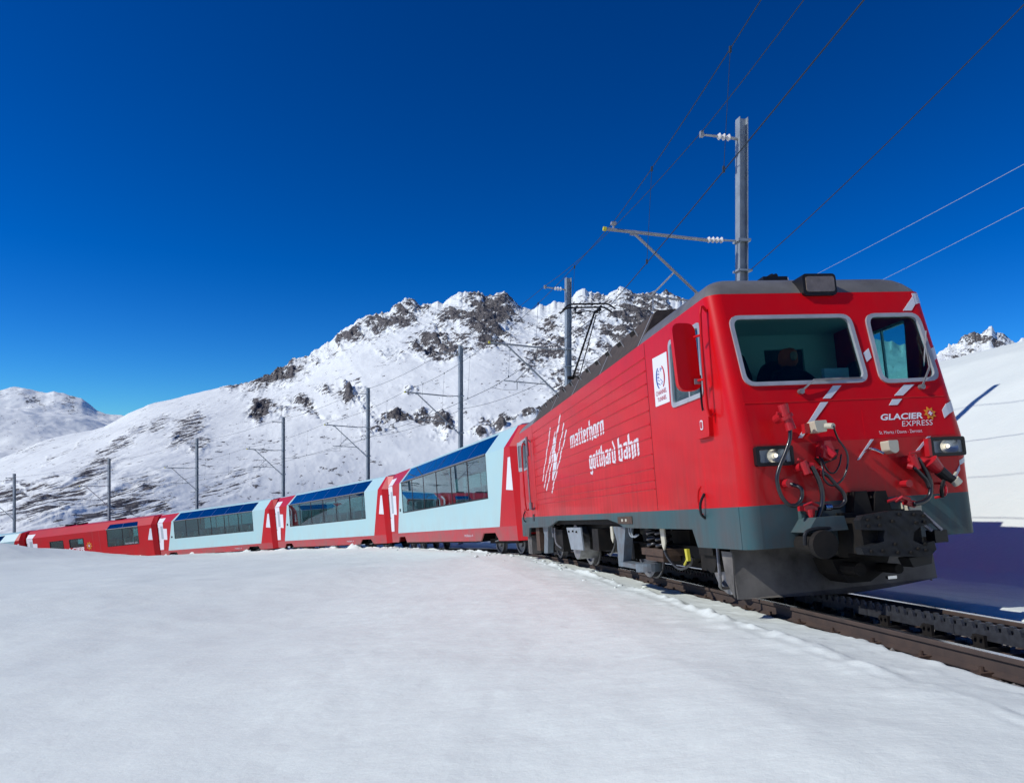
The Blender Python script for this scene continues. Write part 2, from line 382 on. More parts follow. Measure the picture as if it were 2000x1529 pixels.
def track_frame(s, rho=RHO):
    x, y, z, psi = tp(s); g = math.asin(GR0 if s < 14 else GR1)
    return frame(*basis(float(psi), g, rho), (float(x), float(y), float(z)))
def chord_frame(s0, s1):
    Lc = s1-s0; a = Vector([float(q) for q in tp(s0+Lc*.18)[:3]]); b = Vector([float(q) for q in tp(s1-Lc*.18)[:3]])
    mid = (a+b)/2; dd = (b-a).normalized(); e, d, n = basis(math.atan2(-dd.x, dd.y), -math.asin(dd.z), RHO)
    return frame(e, d, n, mid-d*Lc/2)
def trk(s, v, w):
    """array version: world position of track coordinates (along, across, above rail)"""
    x, y, z, psi = tp(s)
    return x+np.cos(psi)*v, y+np.sin(psi)*v, z+w

# ================================================================== TERRAIN
def grid_mesh(name, X, Y, Z, m, attrs=None, smooth=True, flip=False):
    nr, nc = X.shape; co = np.stack([X, Y, Z], -1).reshape(-1, 3).astype(np.float32)
    me = bpy.data.meshes.new(name); me.vertices.add(len(co)); me.vertices.foreach_set('co', co.ravel())
    i = np.arange(nr*nc).reshape(nr, nc); q = np.stack([i[:-1, :-1], i[:-1, 1:], i[1:, 1:], i[1:, :-1]], -1).reshape(-1, 4)
    if flip: q = q[:, ::-1]
    me.loops.add(q.size); me.loops.foreach_set('vertex_index', np.ascontiguousarray(q).ravel().astype(np.int32))
    me.polygons.add(len(q)); me.polygons.foreach_set('loop_start', np.arange(0, q.size, 4, dtype=np.int32))
    me.polygons.foreach_set('use_smooth', np.full(len(q), smooth))
    for k, a in (attrs or {}).items():
        at = me.attributes.new(k, 'FLOAT', 'POINT'); at.data.foreach_set('value', a.ravel().astype(np.float32))
    me.materials.append(MATS[m]); me.update(calc_edges=True); me.validate()
    o = bpy.data.objects.new(name, me); COL.objects.link(o); return o
def table(s, a, SR, AR, T):
    """bilinear lookup in a table of heights, smooth along both axes"""
    T = np.array(T, float); cols = np.stack([np.interp(a, AR, r) for r in T], 0)
    i = np.clip(np.searchsorted(SR, s, 'right')-1, 0, len(SR)-2)
    t = (s-np.array(SR)[i])/(np.array(SR)[i+1]-np.array(SR)[i]); t = np.clip(t, 0, 1); t = t*t*(3-2*t)
    return np.take_along_axis(cols, i[None], 0)[0]*(1-t)+np.take_along_axis(cols, (i+1)[None], 0)[0]*t

def axis(parts):
    out = [np.arange(a, b, d) for a, b, d in parts]; return np.concatenate(out+[[parts[-1][1]]])
# --- snow on the inside of the curve (camera side)
s_ax = axis([(-38, -12, .8), (-12, -7, .12), (-7, 6, .035), (6, 16, .06), (16, 40, .12), (40, 100, .3), (100, 145, 1.5)])
a_ax = axis([(.62, 1.6, .022), (1.6, 6, .04), (6, 14, .12), (14, 60, .6)])
S, A = np.meshgrid(s_ax, a_ax, indexing='ij')
SR = [-38, -10, -3, 4, 9, 14, 20, 32, 46, 60, 70, 80, 92, 145]
AR = [.62, .9, 1.5, 2.5, 4, 7, 12, 20, 34, 60]
T = [[-.12, -.12, -.10, -.2, -.45, -1.0, -2.0, -4.0, -7, -12],
     [-.12, -.12, -.10, -.2, -.45, -1.0, -2.0, -4.0, -7, -12],
     [-.12, -.12, -.07, -.15, -.45, -.9, -1.6, -3.0, -5, -9],
     [-.12, -.11, -.06, -.13, -.35, -.7, -1.1, -1.6, -3, -6],
     [-.10, -.08, -.02, -.06, -.25, -.5, -.7, -.9, -2, -5],
     [-.05, -.02, .05, .05, -.05, -.2, -.3, -.5, -1.5, -4],
     [.0, .05, .12, .12, .05, -.05, -.1, -.2, -1, -3],
     [.1, .18, .26, .26, .2, .1, .1, .1, -.5, -3],
     [.15, .25, .36, .36, .3, .3, .5, .8, .5, -3],
     [.2, .3, .45, .55, .7, 1.05, 1.5, 1.9, 1.2, -2],
     [.25, .4, .6, .9, 1.3, 2.15, 3.2, 3.8, 3, -1],
     [.3, .5, .8, 1.4, 2.3, 3.4, 4.6, 5.2, 4, 0],
     [.3, .6, 1., 1.8, 3.2, 4.6, 6.0, 6.4, 5, 1],
     [.3, .6, 1., 1.6, 2.6, 3.8, 4.6, 5.0, 4, 1]]
Hh = table(S, A, SR, AR, T)
xx, yy, zz = trk(S, -A, 0*S)
near = np.clip(1.2-A*0.06, .3, 1)
Hh = Hh + .10*fbm(xx*.22, yy*.22, 3)*sstep(1.2, 4, A) + .030*fbm(xx*.9, yy*1.1, 4)*sstep(.8, 2, A)
Hh = Hh + .009*fbm(xx*4.2, yy*5.0, 5) + .018*sstep(.05, .55, fbm(xx*2.1+5, yy*3.2, 3))*sstep(3.2, 1.0, A)
# plough berm and lumps along the track edge
berm = np.exp(-((A-1.30-.12*fbm(S*.5, S*0, 3))/.075)**2)
Hh = Hh + berm*np.clip(.028+.075*fbm(S*.8+4, A*1.5, 3)+.05*fbm(S*4.1, A*5, 3), 0, .1)*(.35+.65*sstep(-4, 1, S))
lump = sstep(.25, .7, fbm(S*1.1, A*1.1+8, 3))*sstep(13, 30, S)*np.exp(-((A-1.35)/.35)**2)
Hh = Hh + .30*lump
# ragged edge next to the rail
edge = .70+.05*fbm(S*1.3, S*0+3, 4)+.03*fbm(S*6, S*0+1, 3)
Hh = np.where(A < edge+.0, np.minimum(Hh, Hh-.24*sstep(edge, edge-.10, A)), Hh)
Zc = zz - math.sin(RHO)*np.minimum(A, 1.6) + Hh
tag(grid_mesh('snow_ground', xx, yy, Zc, 'snow_near', flip=False), None, None, None, 'structure')

# --- ballast bed
s2 = axis([(-38, -6, .5), (-6, 8, .07), (8, 145, .6)]); v2 = np.linspace(-1.15, 1.75, 60)
S, V2 = np.meshgrid(s2, v2, indexing='ij'); xx, yy, zz = trk(S, V2, 0*S)
Hh = -.19+.03*fbm(S*4, V2*4, 3)-.10*sstep(1.1, 1.7, V2)-.1*sstep(-.9, -1.1, V2)
tag(grid_mesh('ballast_bed', xx, yy, zz+math.sin(RHO)*V2+Hh, 'ballast', flip=True), None, None, None, 'structure')

# --- snow slope on the outside of the curve
s3 = axis([(-38, -8, 1.0), (-8, 30, .14), (30, 145, .8)]); b3 = axis([(1.0, 4, .05), (4, 16, .12), (16, 80, 1.2)])
S, B = np.meshgrid(s3, b3, indexing='ij'); xx, yy, zz = trk(S, B, 0*S)
prof = np.interp(B, [1.0, 1.25, 1.6, 2.4, 3.3, 3.7, 6, 9, 11, 13, 16, 22, 34, 80], [-.30, -.28, -.12, -.13, -.10, .05, 1.72, 3.85, 5.0, 5.75, 6.4, 6.9, 6.6, 3])
lowp = np.interp(B, [1.0, 1.25, 1.6, 2.4, 6, 12, 80], [-.30, -.25, -.05, .05, .0, -1, -16])
fade = sstep(17, 27, S)
Hh = prof*(1-fade)+lowp*fade
edge = 1.42+.09*fbm(S*1.1, S*0+13, 4)
Hh = np.where(B < edge, Hh-.12*sstep(edge, edge-.12, B), Hh)
Hh = Hh + .10*fbm(xx*.3, yy*.3, 4)*sstep(2.5, 5, B)+.02*fbm(xx*2.2, yy*2.2, 3)*sstep(1.2, 1.7, B)+.035*np.clip(fbm(xx*1.3+7, yy*1.3, 4), -.1, 1)*np.exp(-((B-3.3)/1.4)**2)
tag(grid_mesh('snow_bank', xx, yy, zz+Hh+math.sin(RHO)*np.minimum(B, 1.5), 'snow_near', flip=True), None, None, None, 'structure')

# --- far ground sheet
n = 96; rad = [0, 60, 200, 700, 2500, 9000, 30000]; vs = []; fs = []
for r_ in rad:
    for k in range(n): vs.append((r_*math.cos(2*math.pi*k/n), r_*math.sin(2*math.pi*k/n), -62-.0*r_))
for i in range(len(rad)-1):
    for k in range(n): fs.append((i*n+k, i*n+(k+1) % n, (i+1)*n+(k+1) % n, (i+1)*n+k))
tag(mobj('valley_ground', vs, fs, 'snow_plain', fix=False), None, None, None, 'structure')

# --- mountains: each is a ridge with a real foot, face and back slope
def px2t(px): return (px-1000)/F_PX
def mountain(name, sky_pts, px0, px1, ncol, nrow, ridge_pts, foot_pts, footz_pts, rock_fn, amp, label, amp_s=1., sc=1., seed=0., prof_pow=1.0, back=True, jag=0, namp=.9, n2=.06):
    px = np.linspace(px0, px1, ncol); sp = np.array(sky_pts, float)
    te = (HOR-np.interp(px, sp[:, 0], sp[:, 1]))/F_PX
    if jag:
        jm = np.interp(px, [-400, 440, 500, 620, 1320, 1400], [.0, .0, .8, 1, 1, .3]) if jag == 1 else 1.
        te = te+jm*((ridged(px*.045+3, px*0+seed, 4)-.62)*.010+(ridged(px*.16, px*0+9, 3)-.6)*.0022)
    rp = np.array(ridge_pts, float); RR = np.interp(px, rp[:, 0], rp[:, 1])
    fp = np.array(foot_pts, float); RF = np.interp(px, fp[:, 0], fp[:, 1])
    zp = np.array(footz_pts, float); ZF = np.interp(px, zp[:, 0], zp[:, 1])
    t = np.concatenate([np.linspace(0, 1, nrow), 1+np.linspace(.02, .5, 26)]) if back else np.linspace(0, 1, nrow)
    Tt, PX = np.meshgrid(t, px, indexing='ij')
    Yd = RF[None]+(RR-RF)[None]*Tt
    kx = np.arange(-240, 241)*(px[1]-px[0]); kern = np.exp(-(kx/70.)**2); kern /= kern.sum()
    te_s = np.convolve(np.pad(te, 240, mode='edge'), kern, 'valid')
    ZR = (te_s[None]+(te-te_s)[None]*sstep(.80, 1., Tt))*RR[None]
    tc = np.clip(Tt, 0, 1)**prof_pow
    Zb = ZF[None]+(ZR-ZF[None])*tc-np.clip(Tt-1, 0, 1)*(ZR-ZF[None])*.9
    X = Yd*px2t(PX); Y = Yd
    PY = HOR-F_PX*Zb/Yd
    rock, streak = rock_fn(PX, PY)
    rw = np.clip(1-np.abs(Tt-1)*6, 0, 1)
    ribs = ridged((X*.62+Zb*.78)*.045*sc+seed, (X*.78-Zb*.62)*.016*sc+3, 6, .6)
    ribs = np.clip((ribs-.40)/.32, 0, 1.3)
    body_rock = rock
    rock = np.where(streak > .3, rock, rock*(.28+.92*ribs))+.16*np.clip(fbm(X*.012*sc, Zb*.02*sc+Y*.004, 4)+.25, 0, 1)
    body = sstep(0, .15, Tt)
    nz = fbm(X*.006*sc+seed, Y*.006*sc, 4)*amp*namp*body*(1-.75*rw)+fbm(X*.03*sc+seed, Y*.03*sc, 4)*amp*n2*body
    cr = (ridged(X*.018*sc+seed, Y*.018*sc+4, 6)-.55)*amp*1.7*np.clip(body_rock, 0, 1)*(1-.55*rw)*(1-.8*streak)*amp_s
    cr2 = ((ribs-.6)*amp*.55+(ridged(X*.06*sc+seed, Y*.05*sc+9, 5)-.55)*amp*.5)*np.clip(body_rock, 0, 1)*(1-.6*streak)*amp_s
    o = grid_mesh(name, X, Y, Zb+nz+cr+cr2, 'snow_rock', {'rock': rock, 'streak': streak})
    tag(o, label, None, None, 'structure'); return o
def blobs(L):
    def fn(PX, PY):
        wob = fbm(PX*.03, PY*.03, 4)*16; wob2 = fbm(PX*.03+40, PY*.03, 4)*16
        r = np.full(PX.shape, .06); st = np.zeros(PX.shape)
        for cx, cy, rx, ry, ang, d, sk in L:
            a = R(ang); dx = PX+wob-cx; dy = PY+wob2-cy
            u = (dx*math.cos(a)+dy*math.sin(a))/rx; v = (-dx*math.sin(a)+dy*math.cos(a))/ry
            g = np.exp(-(u*u+v*v)**1.5)
            r = np.maximum(r, .06+(d-.06)*g)
            if sk: st = np.maximum(st, g)
        return r, st
    return fn
SKY_MAIN = [(-500, 960), (-100, 915), (0, 896), (40, 879), (78, 862), (110, 853), (145, 845), (180, 840), (205, 833), (225, 822), (250, 808), (290, 790), (340, 778), (400, 764), (430, 757), (470, 752), (490, 746), (520, 737), (545, 722), (565, 706), (590, 696), (620, 684), (640, 665), (680, 640), (705, 624), (720, 617), (745, 611), (762, 604), (780, 590), (792, 583), (806, 586), (822, 597), (840, 594), (862, 591), (880, 578), (900, 570), (920, 571), (936, 566), (950, 574), (965, 572), (985, 571), (1000, 584), (1012, 594), (1040, 601), (1060, 591), (1085, 590), (1100, 592), (1125, 572), (1140, 564), (1160, 570), (1182, 578), (1200, 568), (1220, 561), (1240, 570), (1262, 572), (1290, 570), (1312, 573), (1340, 585), (1420, 640), (1500, 700), (1600, 740), (1700, 760), (1800, 775), (2600, 800)]
ROCKS_AND_SHADE = [(45, 950, 55, 8, 8, .7, 1), (25, 972, 45, 9, 4, .75, 1), (95, 938, 40, 5, -4, .6, 1), (20, 990, 40, 8, 0, .6, 1), (120, 890, 40, 6, -30, .45, 1), (60, 880, 40, 8, -20, .35, 1), (775, 620, 75, 26, -22, .95, 0), (700, 650, 70, 20, -26, .85, 0), (955, 612, 62, 48, 0, 1.0, 0), (965, 650, 36, 34, 0, 1.0, 0), (880, 618, 50, 26, -20, .8, 0),  # leading blobs paint the bluish shade of the valley forest in rock colour
         (860, 676, 55, 24, 0, .98, 0), (940, 680, 30, 18, 0, .7, 0), (905, 650, 40, 20, 0, .5, 0), (770, 690, 30, 14, 0, .75, 0), (540, 734, 62, 20, -25, 1.0, 0), (600, 712, 40, 14, -20, .6, 0),
         (460, 752, 40, 8, -10, .6, 0), (1070, 640, 26, 34, 10, .8, 0), (1110, 660, 60, 44, -20, .72, 0), (1060, 690, 60, 36, -30, .62, 0), (1240, 630, 90, 60, -30, .85, 0),
         (1210, 690, 60, 70, -40, .85, 0), (1150, 600, 50, 24, -20, .6, 0), (1280, 590, 60, 30, -15, .75, 0), (1120, 730, 60, 40, -40, .62, 0), (690, 770, 34, 20, 40, .98, 0), (715, 792, 22, 14, 40, .8, 0),
         (590, 786, 26, 9, 20, .8, 0), (505, 805, 22, 18, -50, .98, 0), (545, 800, 22, 14, 0, .6, 0), (640, 760, 30, 8, 0, .5, 0), (620, 805, 50, 8, 10, .5, 0),
         (775, 814, 40, 12, 0, .9, 0), (825, 812, 26, 12, 0, .7, 0), (872, 830, 26, 24, -45, .98, 0), (745, 840, 36, 8, 0, .55, 0), (968, 825, 42, 14, -12, 1.0, 0), (1035, 808, 26, 9, -10, .85, 0), (930, 850, 30, 10, 0, .6, 0), (800, 760, 25, 6, 0, .6, 0),
         (365, 838, 40, 26, -50, 0.72, 1), (390, 870, 22, 14, -40, 0.65, 1), (310, 832, 34, 12, -30, 0.50, 1), (270, 850, 40, 8, -35, 0.43, 1), (345, 868, 30, 10, -40, 0.36, 1),
         (215, 880, 60, 12, -35, 0.61, 1), (180, 930, 60, 26, -35, 0.72, 1), (110, 985, 90, 34, -30, 0.71, 1), (250, 985, 80, 40, -35, 0.66, 1), (290, 960, 40, 22, -30, 0.50, 1), (180, 1010, 110, 26, -30, 0.58, 1), (60, 1010, 70, 20, -25, 0.50, 1), (300, 1010, 50, 30, -30, 0.68, 1), (420, 960, 90, 20, -25, 0.32, 1)]  # first blob is a gully's shadow streak, painted as dark rock cover
mountain('main_mountain', SKY_MAIN, -320, 2300, 1500, 430,
         [(p_, 900+650*float(sstep(-200, 800, p_))) for p_ in range(-400, 2700, 20)],
         [(p_, 215+430*float(sstep(-100, 900, p_))) for p_ in range(-400, 2700, 20)],
         [(-400, -50), (0, -52), (300, -56), (700, -62), (2600, -64)],
         blobs(ROCKS_AND_SHADE), 15., 'snow covered mountain with rocky ridge behind the train', sc=1., prof_pow=.92, jag=1, namp=.45)
SKY_L = [(-900, 700), (-500, 740), (-200, 752), (0, 763), (20, 759), (45, 759), (70, 766), (90, 768), (105, 765), (125, 770), (142, 775), (160, 779), (175, 790), (190, 801), (215, 808), (240, 813), (300, 840), (400, 880), (600, 930)]
LB = [(60, 770, 40, 6, 10, .75, 0), (140, 790, 22, 14, 30, .45, 0), (90, 945, 60, 12, 5, .9, 0), (30, 960, 70, 20, 10, .9, 0), (30, 985, 60, 10, 0, .85, 0), (130, 930, 40, 8, -5, .7, 0), (20, 920, 40, 12, 15, .6, 0)]  # low blobs put the valley's bluish shade and forest into the rock mask
mountain('far_left_mountain', SKY_L, -800, 420, 520, 240, [(-900, 2900), (600, 2900)], [(-900, 1150), (600, 1150)], [(-900, -150), (600, -150)], blobs(LB), 46., 'smooth snowy mountain at the far left', n2=.24, amp_s=.12, sc=.38, seed=11.)
SKY_R = [(1400, 720), (1560, 690), (1640, 672), (1700, 664), (1740, 668), (1790, 676), (1830, 690), (1842, 676), (1856, 668), (1870, 668), (1884, 655), (1905, 648), (1918, 652), (1930, 641), (1938, 639), (1946, 648), (1962, 654), (1975, 660), (1985, 664), (2010, 658), (2060, 650), (2150, 690), (2400, 720)]
RB = [(1850, 672, 30, 10, -10, .95, 0), (1900, 668, 40, 22, -50, .9, 0), (1945, 662, 30, 14, 10, .9, 0), (1870, 720, 30, 12, 0, .6, 0), (1880, 690, 40, 20, -30, .7, 0)]
mountain('far_right_peak', SKY_R, 1400, 2400, 460, 160, [(1500, 2300), (2400, 2300)], [(1500, 1300), (2400, 1300)], [(1500, -40), (2400, -40)], blobs(RB), 26., 'jagged rocky snow peak above the right hand slope', amp_s=.8, sc=.7, seed=23., jag=2)
# mountains round the rest of the valley, behind the photographer (mirrored in the windows and paint)
az = np.linspace(R(62), R(298), 420); rr = np.linspace(0, 1.3, 60)
Rr, Az = np.meshgrid(rr, az, indexing='ij'); rad_ = 500+1500*Rr
X = np.sin(Az)*rad_; Y = np.cos(Az)*rad_
top = 300+150*fbm(Az*3, Az*0, 4)
Z = -60+(top+60)*np.where(Rr < 1, Rr, 2-Rr)+fbm(X*.004, Y*.004, 5)*70*sstep(0, .3, Rr)
tag(grid_mesh('valley_mountains', X, Y, Z, 'snow_rock', {'rock': np.clip(.45+.6*fbm(X*.003, Y*.003, 3), .1, 1), 'streak': np.zeros(X.shape)}), None, None, None, 'structure')

# ================================================================== TRACK
TRACK = empty('railway_track', track_frame(0)); tag(TRACK, 'single metre gauge track with toothed rack rail emerging from the snow', 'track')
TI = TRACK.matrix_world.inverted()
def sweep(name, prof, s_list, off, m, parent, mtop=None):
    v = []; f = []; n = len(prof)
    for s in s_list:
        M = TI @ track_frame(s)
        for (a, b) in prof: v.append(tuple(M @ Vector((off+a, 0, b))))
    for i in range(len(s_list)-1):
        for k in range(n): f.append((i*n+k, i*n+(k+1) % n, (i+1)*n+(k+1) % n, (i+1)*n+k))
    f += [tuple(range(n)), tuple(range((len(s_list)-1)*n, len(s_list)*n))[::-1]]
    o = mobj(name, v, f, m, parent)
    if mtop:
        o.data.materials.append(MATS[mtop])
        for i in range(len(s_list)-1):
            for k in mtop_faces: o.data.polygons[i*n+k].material_index = 1
    return o
RP = [(-.062, -.15), (.062, -.15), (.062, -.140), (.012, -.122), (.009, -.045), (.034, -.036), (.034, -.008), (.027, 0), (-.027, 0), (-.034, -.008), (-.034, -.036), (-.009, -.045), (-.012, -.122), (-.062, -.140)]
mtop_faces = [7]
sl_ = list(np.arange(-30, 8, .5))+list(np.arange(8, 130, 1.5))
tag(sweep('rail', RP, sl_, -.535, 'rail_side', TRACK, 'rail_top'), 'rusty near rail with polished top')
tag(sweep('rail', RP, sl_, .535, 'rail_side', TRACK, 'rail_top'), 'far rail in the shade of the locomotive')
# sleepers
sm = MB(); sm.prism([(-1.0, -.20), (1.0, -.20), (1.0, -.165), (.8, -.155), (-.8, -.155), (-1.0, -.165)], lambda a, b, t: (a, t, b), -.12, .12)
sleeper0 = sm.build('sleeper', 'rust', None); sleeper0.parent = TRACK; first = True
for i in range(120):
    s = -9+i*.62
    M = TI @ track_frame(s)
    if first: sleeper0.matrix_local = M; first = False
    else: inst(sleeper0, 'sleeper', TRACK, M)
# rail fastenings on the near sleepers
fb = MB(); fb.box(-.05, .05, -.05, .05, -.155, -.125).cyl((0, 0, -.13), (0, 0, -.09), .018, n=8)
f0 = fb.build('rail_clip', 'rust', None); f0.parent = TRACK; f0.matrix_local = TI @ track_frame(-9) @ Matrix.Translation((-.63, 0, 0))
for i in range(0, 30):
    for off in (-.63, -.44, .44, .63):
        if i == 0 and off == -.63: continue
        inst(f0, 'rail_clip', TRACK, TI @ track_frame(-9+i*.62) @ Matrix.Translation((off, 0, 0)))
# rack: two toothed blades, in 1.2 m lengths on bolted chairs
P_ = .12; prof = []
for k in range(10):
    y = k*P_; prof += [(y, .018), (y+.018, .020), (y+.034, .072), (y+.078, .072), (y+.094, .020), (y+.112, .018)]
prof += [(1.2, .018), (1.2, -.062), (0, -.062)]
rb = MB()
for off in (-.045, .018): rb.prism(prof, lambda a, b, t: (t, a, b), off, off+.027)
rack0 = rb.build('rack_bar', 'rack_steel', None)
cb = MB(); cb.box(-.12, .12, -.09, .09, -.155, -.115).box(-.075, -.047, -.06, .06, -.115, -.02).box(.047, .075, -.06, .06, -.115, -.02)
for yy_ in (-.03, .03): cb.cyl((-.10, yy_, -.045), (.10, yy_, -.045), .017, n=8)
chair0 = cb.build('rack_chair', 'soot', None)
fr_ = True
for i in range(22):
    s = -7.2+i*1.2
    M = TI @ track_frame(s+.6) @ Matrix.Translation((0, -.6, 0))
    Mc = [TI @ track_frame(s+d_) for d_ in (.3, .9)]
    if fr_:
        rack0.parent = TRACK; rack0.matrix_local = M; chair0.parent = TRACK; chair0.matrix_local = Mc[0]; inst(chair0, 'rack_chair', TRACK, Mc[1]); fr_ = False
    else:
        inst(rack0, 'rack_bar', TRACK, M)
        for q in Mc: inst(chair0, 'rack_chair', TRACK, q)
# ballast stones
import bmesh
def stones(name, n, srange, vr, zfun, smin, smax, excl=None):
    ico = bmesh.new(); bmesh.ops.create_icosphere(ico, subdivisions=1, radius=1); bv = np.array([v.co[:] for v in ico.verts]); bf = [[v.index for v in f.verts] for f in ico.faces]; ico.free()
    V = []; Fc = []; c = 0
    for i in range(n):
        s = rng.uniform(*srange); v = rng.uniform(*vr)
        if excl and excl(v): continue
        r = rng.uniform(smin, smax); q = bv*(1+rng.normal(0, .16, bv.shape))*r*np.array([rng.uniform(.8, 1.3), rng.uniform(.8, 1.3), rng.uniform(.55, .9)])
        a = rng.uniform(0, 6.28); q = q @ np.array([[math.cos(a), -math.sin(a), 0], [math.sin(a), math.cos(a), 0], [0, 0, 1]])
        x, y, z = trk(np.array(s), np.array(v), 0.); z = z+math.sin(RHO)*v+zfun(v)
        V.append(q+np.array([x, y, z])); Fc += [[k+c for k in f] for f in bf]; c += len(bv)
    V = np.concatenate(V)
    o = mobj(name, V.tolist(), Fc, 'stone', fix=False); return o
o = stones('ballast_stones', 5200, (-7, 3.5), (-.95, 1.75), lambda v: -.165-.10*max(0, min(1, (v-1.1)/.6)), .018, .042, lambda v: abs(abs(v)-.535) < .09 or abs(v) < .13)
tag(o, 'loose grey ballast stones between and beside the rails', None, None, 'stuff')

V_ = []; F_ = []; c_ = 0
ico = bmesh.new(); bmesh.ops.create_icosphere(ico, subdivisions=2, radius=1); bv_ = np.array([v.co[:] for v in ico.verts]); bf_ = [[v.index for v in f.verts] for f in ico.faces]; ico.free()
for i in range(120):
    s_ = rng.uniform(4, 34); a_ = 1.0+abs(rng.normal(0, .45)) if rng.random() < .75 else rng.uniform(.75, 1.3)
    r_ = rng.uniform(.008, .03)*(1+max(0, s_)*.05)
    q = bv_*(1+rng.normal(0, .12, bv_.shape))*r_*np.array([1.2, 1., .7])
    hq = float(table(np.array([s_]), np.array([a_]), SR, AR, T)[0])
    x, y, z = trk(np.array(s_), np.array(-a_), 0.); V_.append(q+np.array([x, y, z-math.sin(RHO)*min(a_, 1.6)+hq+.012])); F_ += [[k+c_ for k in f] for f in bf_]; c_ += len(bv_)
tag(mobj('snow_clods', np.concatenate(V_).tolist(), F_, 'snow_near', smooth=True, fix=False), 'small clods of ploughed snow along the near rail', None, None, 'stuff')

# ================================================================== OVERHEAD LINE
MAST = [(-3.6, 9.7), (7.5, 9.48), (18.4, 9.95), (29.6, 10.41), (41.5, 10.61), (53.2, 10.54), (65.1, 10.46), (76.6, 10.07), (88.0, 9.94)]
MOFF = 2.3; ARM = 2.62
ml = [None, 'steel catenary mast rising behind the cab of the red locomotive', 'steel catenary mast next to the raised pantograph', 'steel catenary mast behind the front pale blue coach', 'steel catenary mast at the gap between first and second blue coaches',
      'steel catenary mast at the gap between second and third blue coaches', 'steel catenary mast behind the third pale blue coach', 'steel catenary mast behind the red service coach', 'leftmost steel catenary mast at the edge of the picture']
def plumb(s, v):
    x, y, z, psi = [float(q) for q in tp(s)]
    e = Vector((math.cos(psi), math.sin(psi), 0)); d = Vector((-math.sin(psi), math.cos(psi), 0))
    return frame(e, d, Vector((0, 0, 1)), (x+e.x*v, y+e.y*v, z))
def insulator(b, a, c, r, n=4):
    a = Vector(a); c = Vector(c)
    for i in range(n):
        p = a+(c-a)*((i+.15)/n); q = a+(c-a)*((i+.85)/n); b.cyl(p, p+(q-p)*.5, r*.55, r, 12); b.cyl(p+(q-p)*.5, q, r, r*.55, 12)
def make_mast(s, h, label, first):
    m = empty('catenary_mast', plumb(s, MOFF)); tag(m, label, 'mast', 'catenary masts along the track')
    w, t = .098, .015
    MB().prism([(-w, -w), (w, -w), (w, -w+t), (t/2, -w+t), (t/2, w-t), (w, w-t), (w, w), (-w, w), (-w, w-t), (-t/2, w-t), (-t/2, -w+t), (-w, -w+t)], lambda a, b, z: (b, a, z), -1.2, h).build('beam', 'galvanised', m)
    A = h-ARM
    b = MB(); b.tube([(-.78, 0, A-.02), (-3.02, 0, A+.10)], .034, 10).build('arm', 'galv_tube', m)
    b = MB(); b.tube([(-2.42, 0, A+.05), (-.16, 0, A-1.88)], .030, 10); b.tube([(-1.52, 0, A-.72), (-2.1, 0, A-1.30)], .017, 8); b.tube([(-2.5, 0, A-1.24), (-.86, 0, A-1.33)], .020, 8); b.tube([(-2.0, 0, A-1.28), (-2.0, 0, A-1.56)], .016, 6); b.box(-2.5, -2.36, -.02, .02, A+.0, A+.1)
    b.build('brace', 'galv_tube', m)
    b = MB(); insulator(b, (-.42, 0, A), (-.80, 0, A-.01), .068); b.build('insulator', 'porcelain', m)
    b = MB(); insulator(b, (-.20, 0, A-1.84), (-.55, 0, A-1.54), .07, 3); b.build('insulator', 'porcelain', m)
    b = MB(); b.cyl((-.10, 0, A), (-.44, 0, A), .022, n=8).box(-.14, .14, -.135, .135, A-.03, A+.03); b.build('bracket', 'galvanised', m)
    b = MB(); b.box(-.14, .14, -.135, .135, A-1.94, A-1.86).cyl((-.1, 0, A-1.9), (-.22, 0, A-1.83), .022, n=8); b.build('bracket', 'galvanised', m)
    MB().box(-.14, .18, -.135, .135, A-.66, A-.62).build('wire_bracket', 'galvanised', m)
    MB().tube([(-2.0, 0, A-1.55), (-2.5, 0, A-1.57), (-2.95, 0, A-1.50)], .006, 5).build('pull_off_wire', 'wire_dark', m)
    MB().cyl((-3.02, 0, A+.10), (-3.08, 0, A+.105), .045, n=10).build('arm_cap', 'yellow', m)
    b = MB(); b.cyl((-2.86, 0, A+.09), (-2.86, 0, A+.24), .02, n=6).box(-2.91, -2.81, -.05, .05, A+.2, A+.25); b.build('wire_clamp', 'galv_tube', m)
    MB().cyl((-.05, 0, h-.455), (-.25, 0, h-.43), .03, n=8).build('top_bracket', 'galv_tube', m)
    b = MB(); b.tube([(-.55, 0, h-.42), (-.9, 0, h-.41)], .025, 8); b.box(-.95, -.88, -.04, .04, h-.46, h-.34); b.build('top_clamp', 'galv_tube', m)
    b = MB(); insulator(b, (-.25, 0, h-.43), (-.57, 0, h-.42), .075, 3); b.build('top_insulator', 'porcelain', m)
    return m
for (s, h), l in zip(MAST, ml):
    if l: make_mast(s, h, l, False)
def mast_pt(i, x, dz):
    s, h = MAST[i]; return plumb(s, MOFF) @ Vector((x, 0, h-ARM+dz))
def mast_top(i, x, dz):
    s, h = MAST[i]; return plumb(s, MOFF) @ Vector((x, 0, h+dz))
def span(a, b, sag, n=14): return [a.lerp(b, k/n)-Vector((0, 0, sag*4*(k/n)*(1-k/n))) for k in range(n)]
def wire(pts, sag): 
    out = []
    for a, b in zip(pts[:-1], pts[1:]): out += span(a, b, sag)
    return out+[pts[-1]]
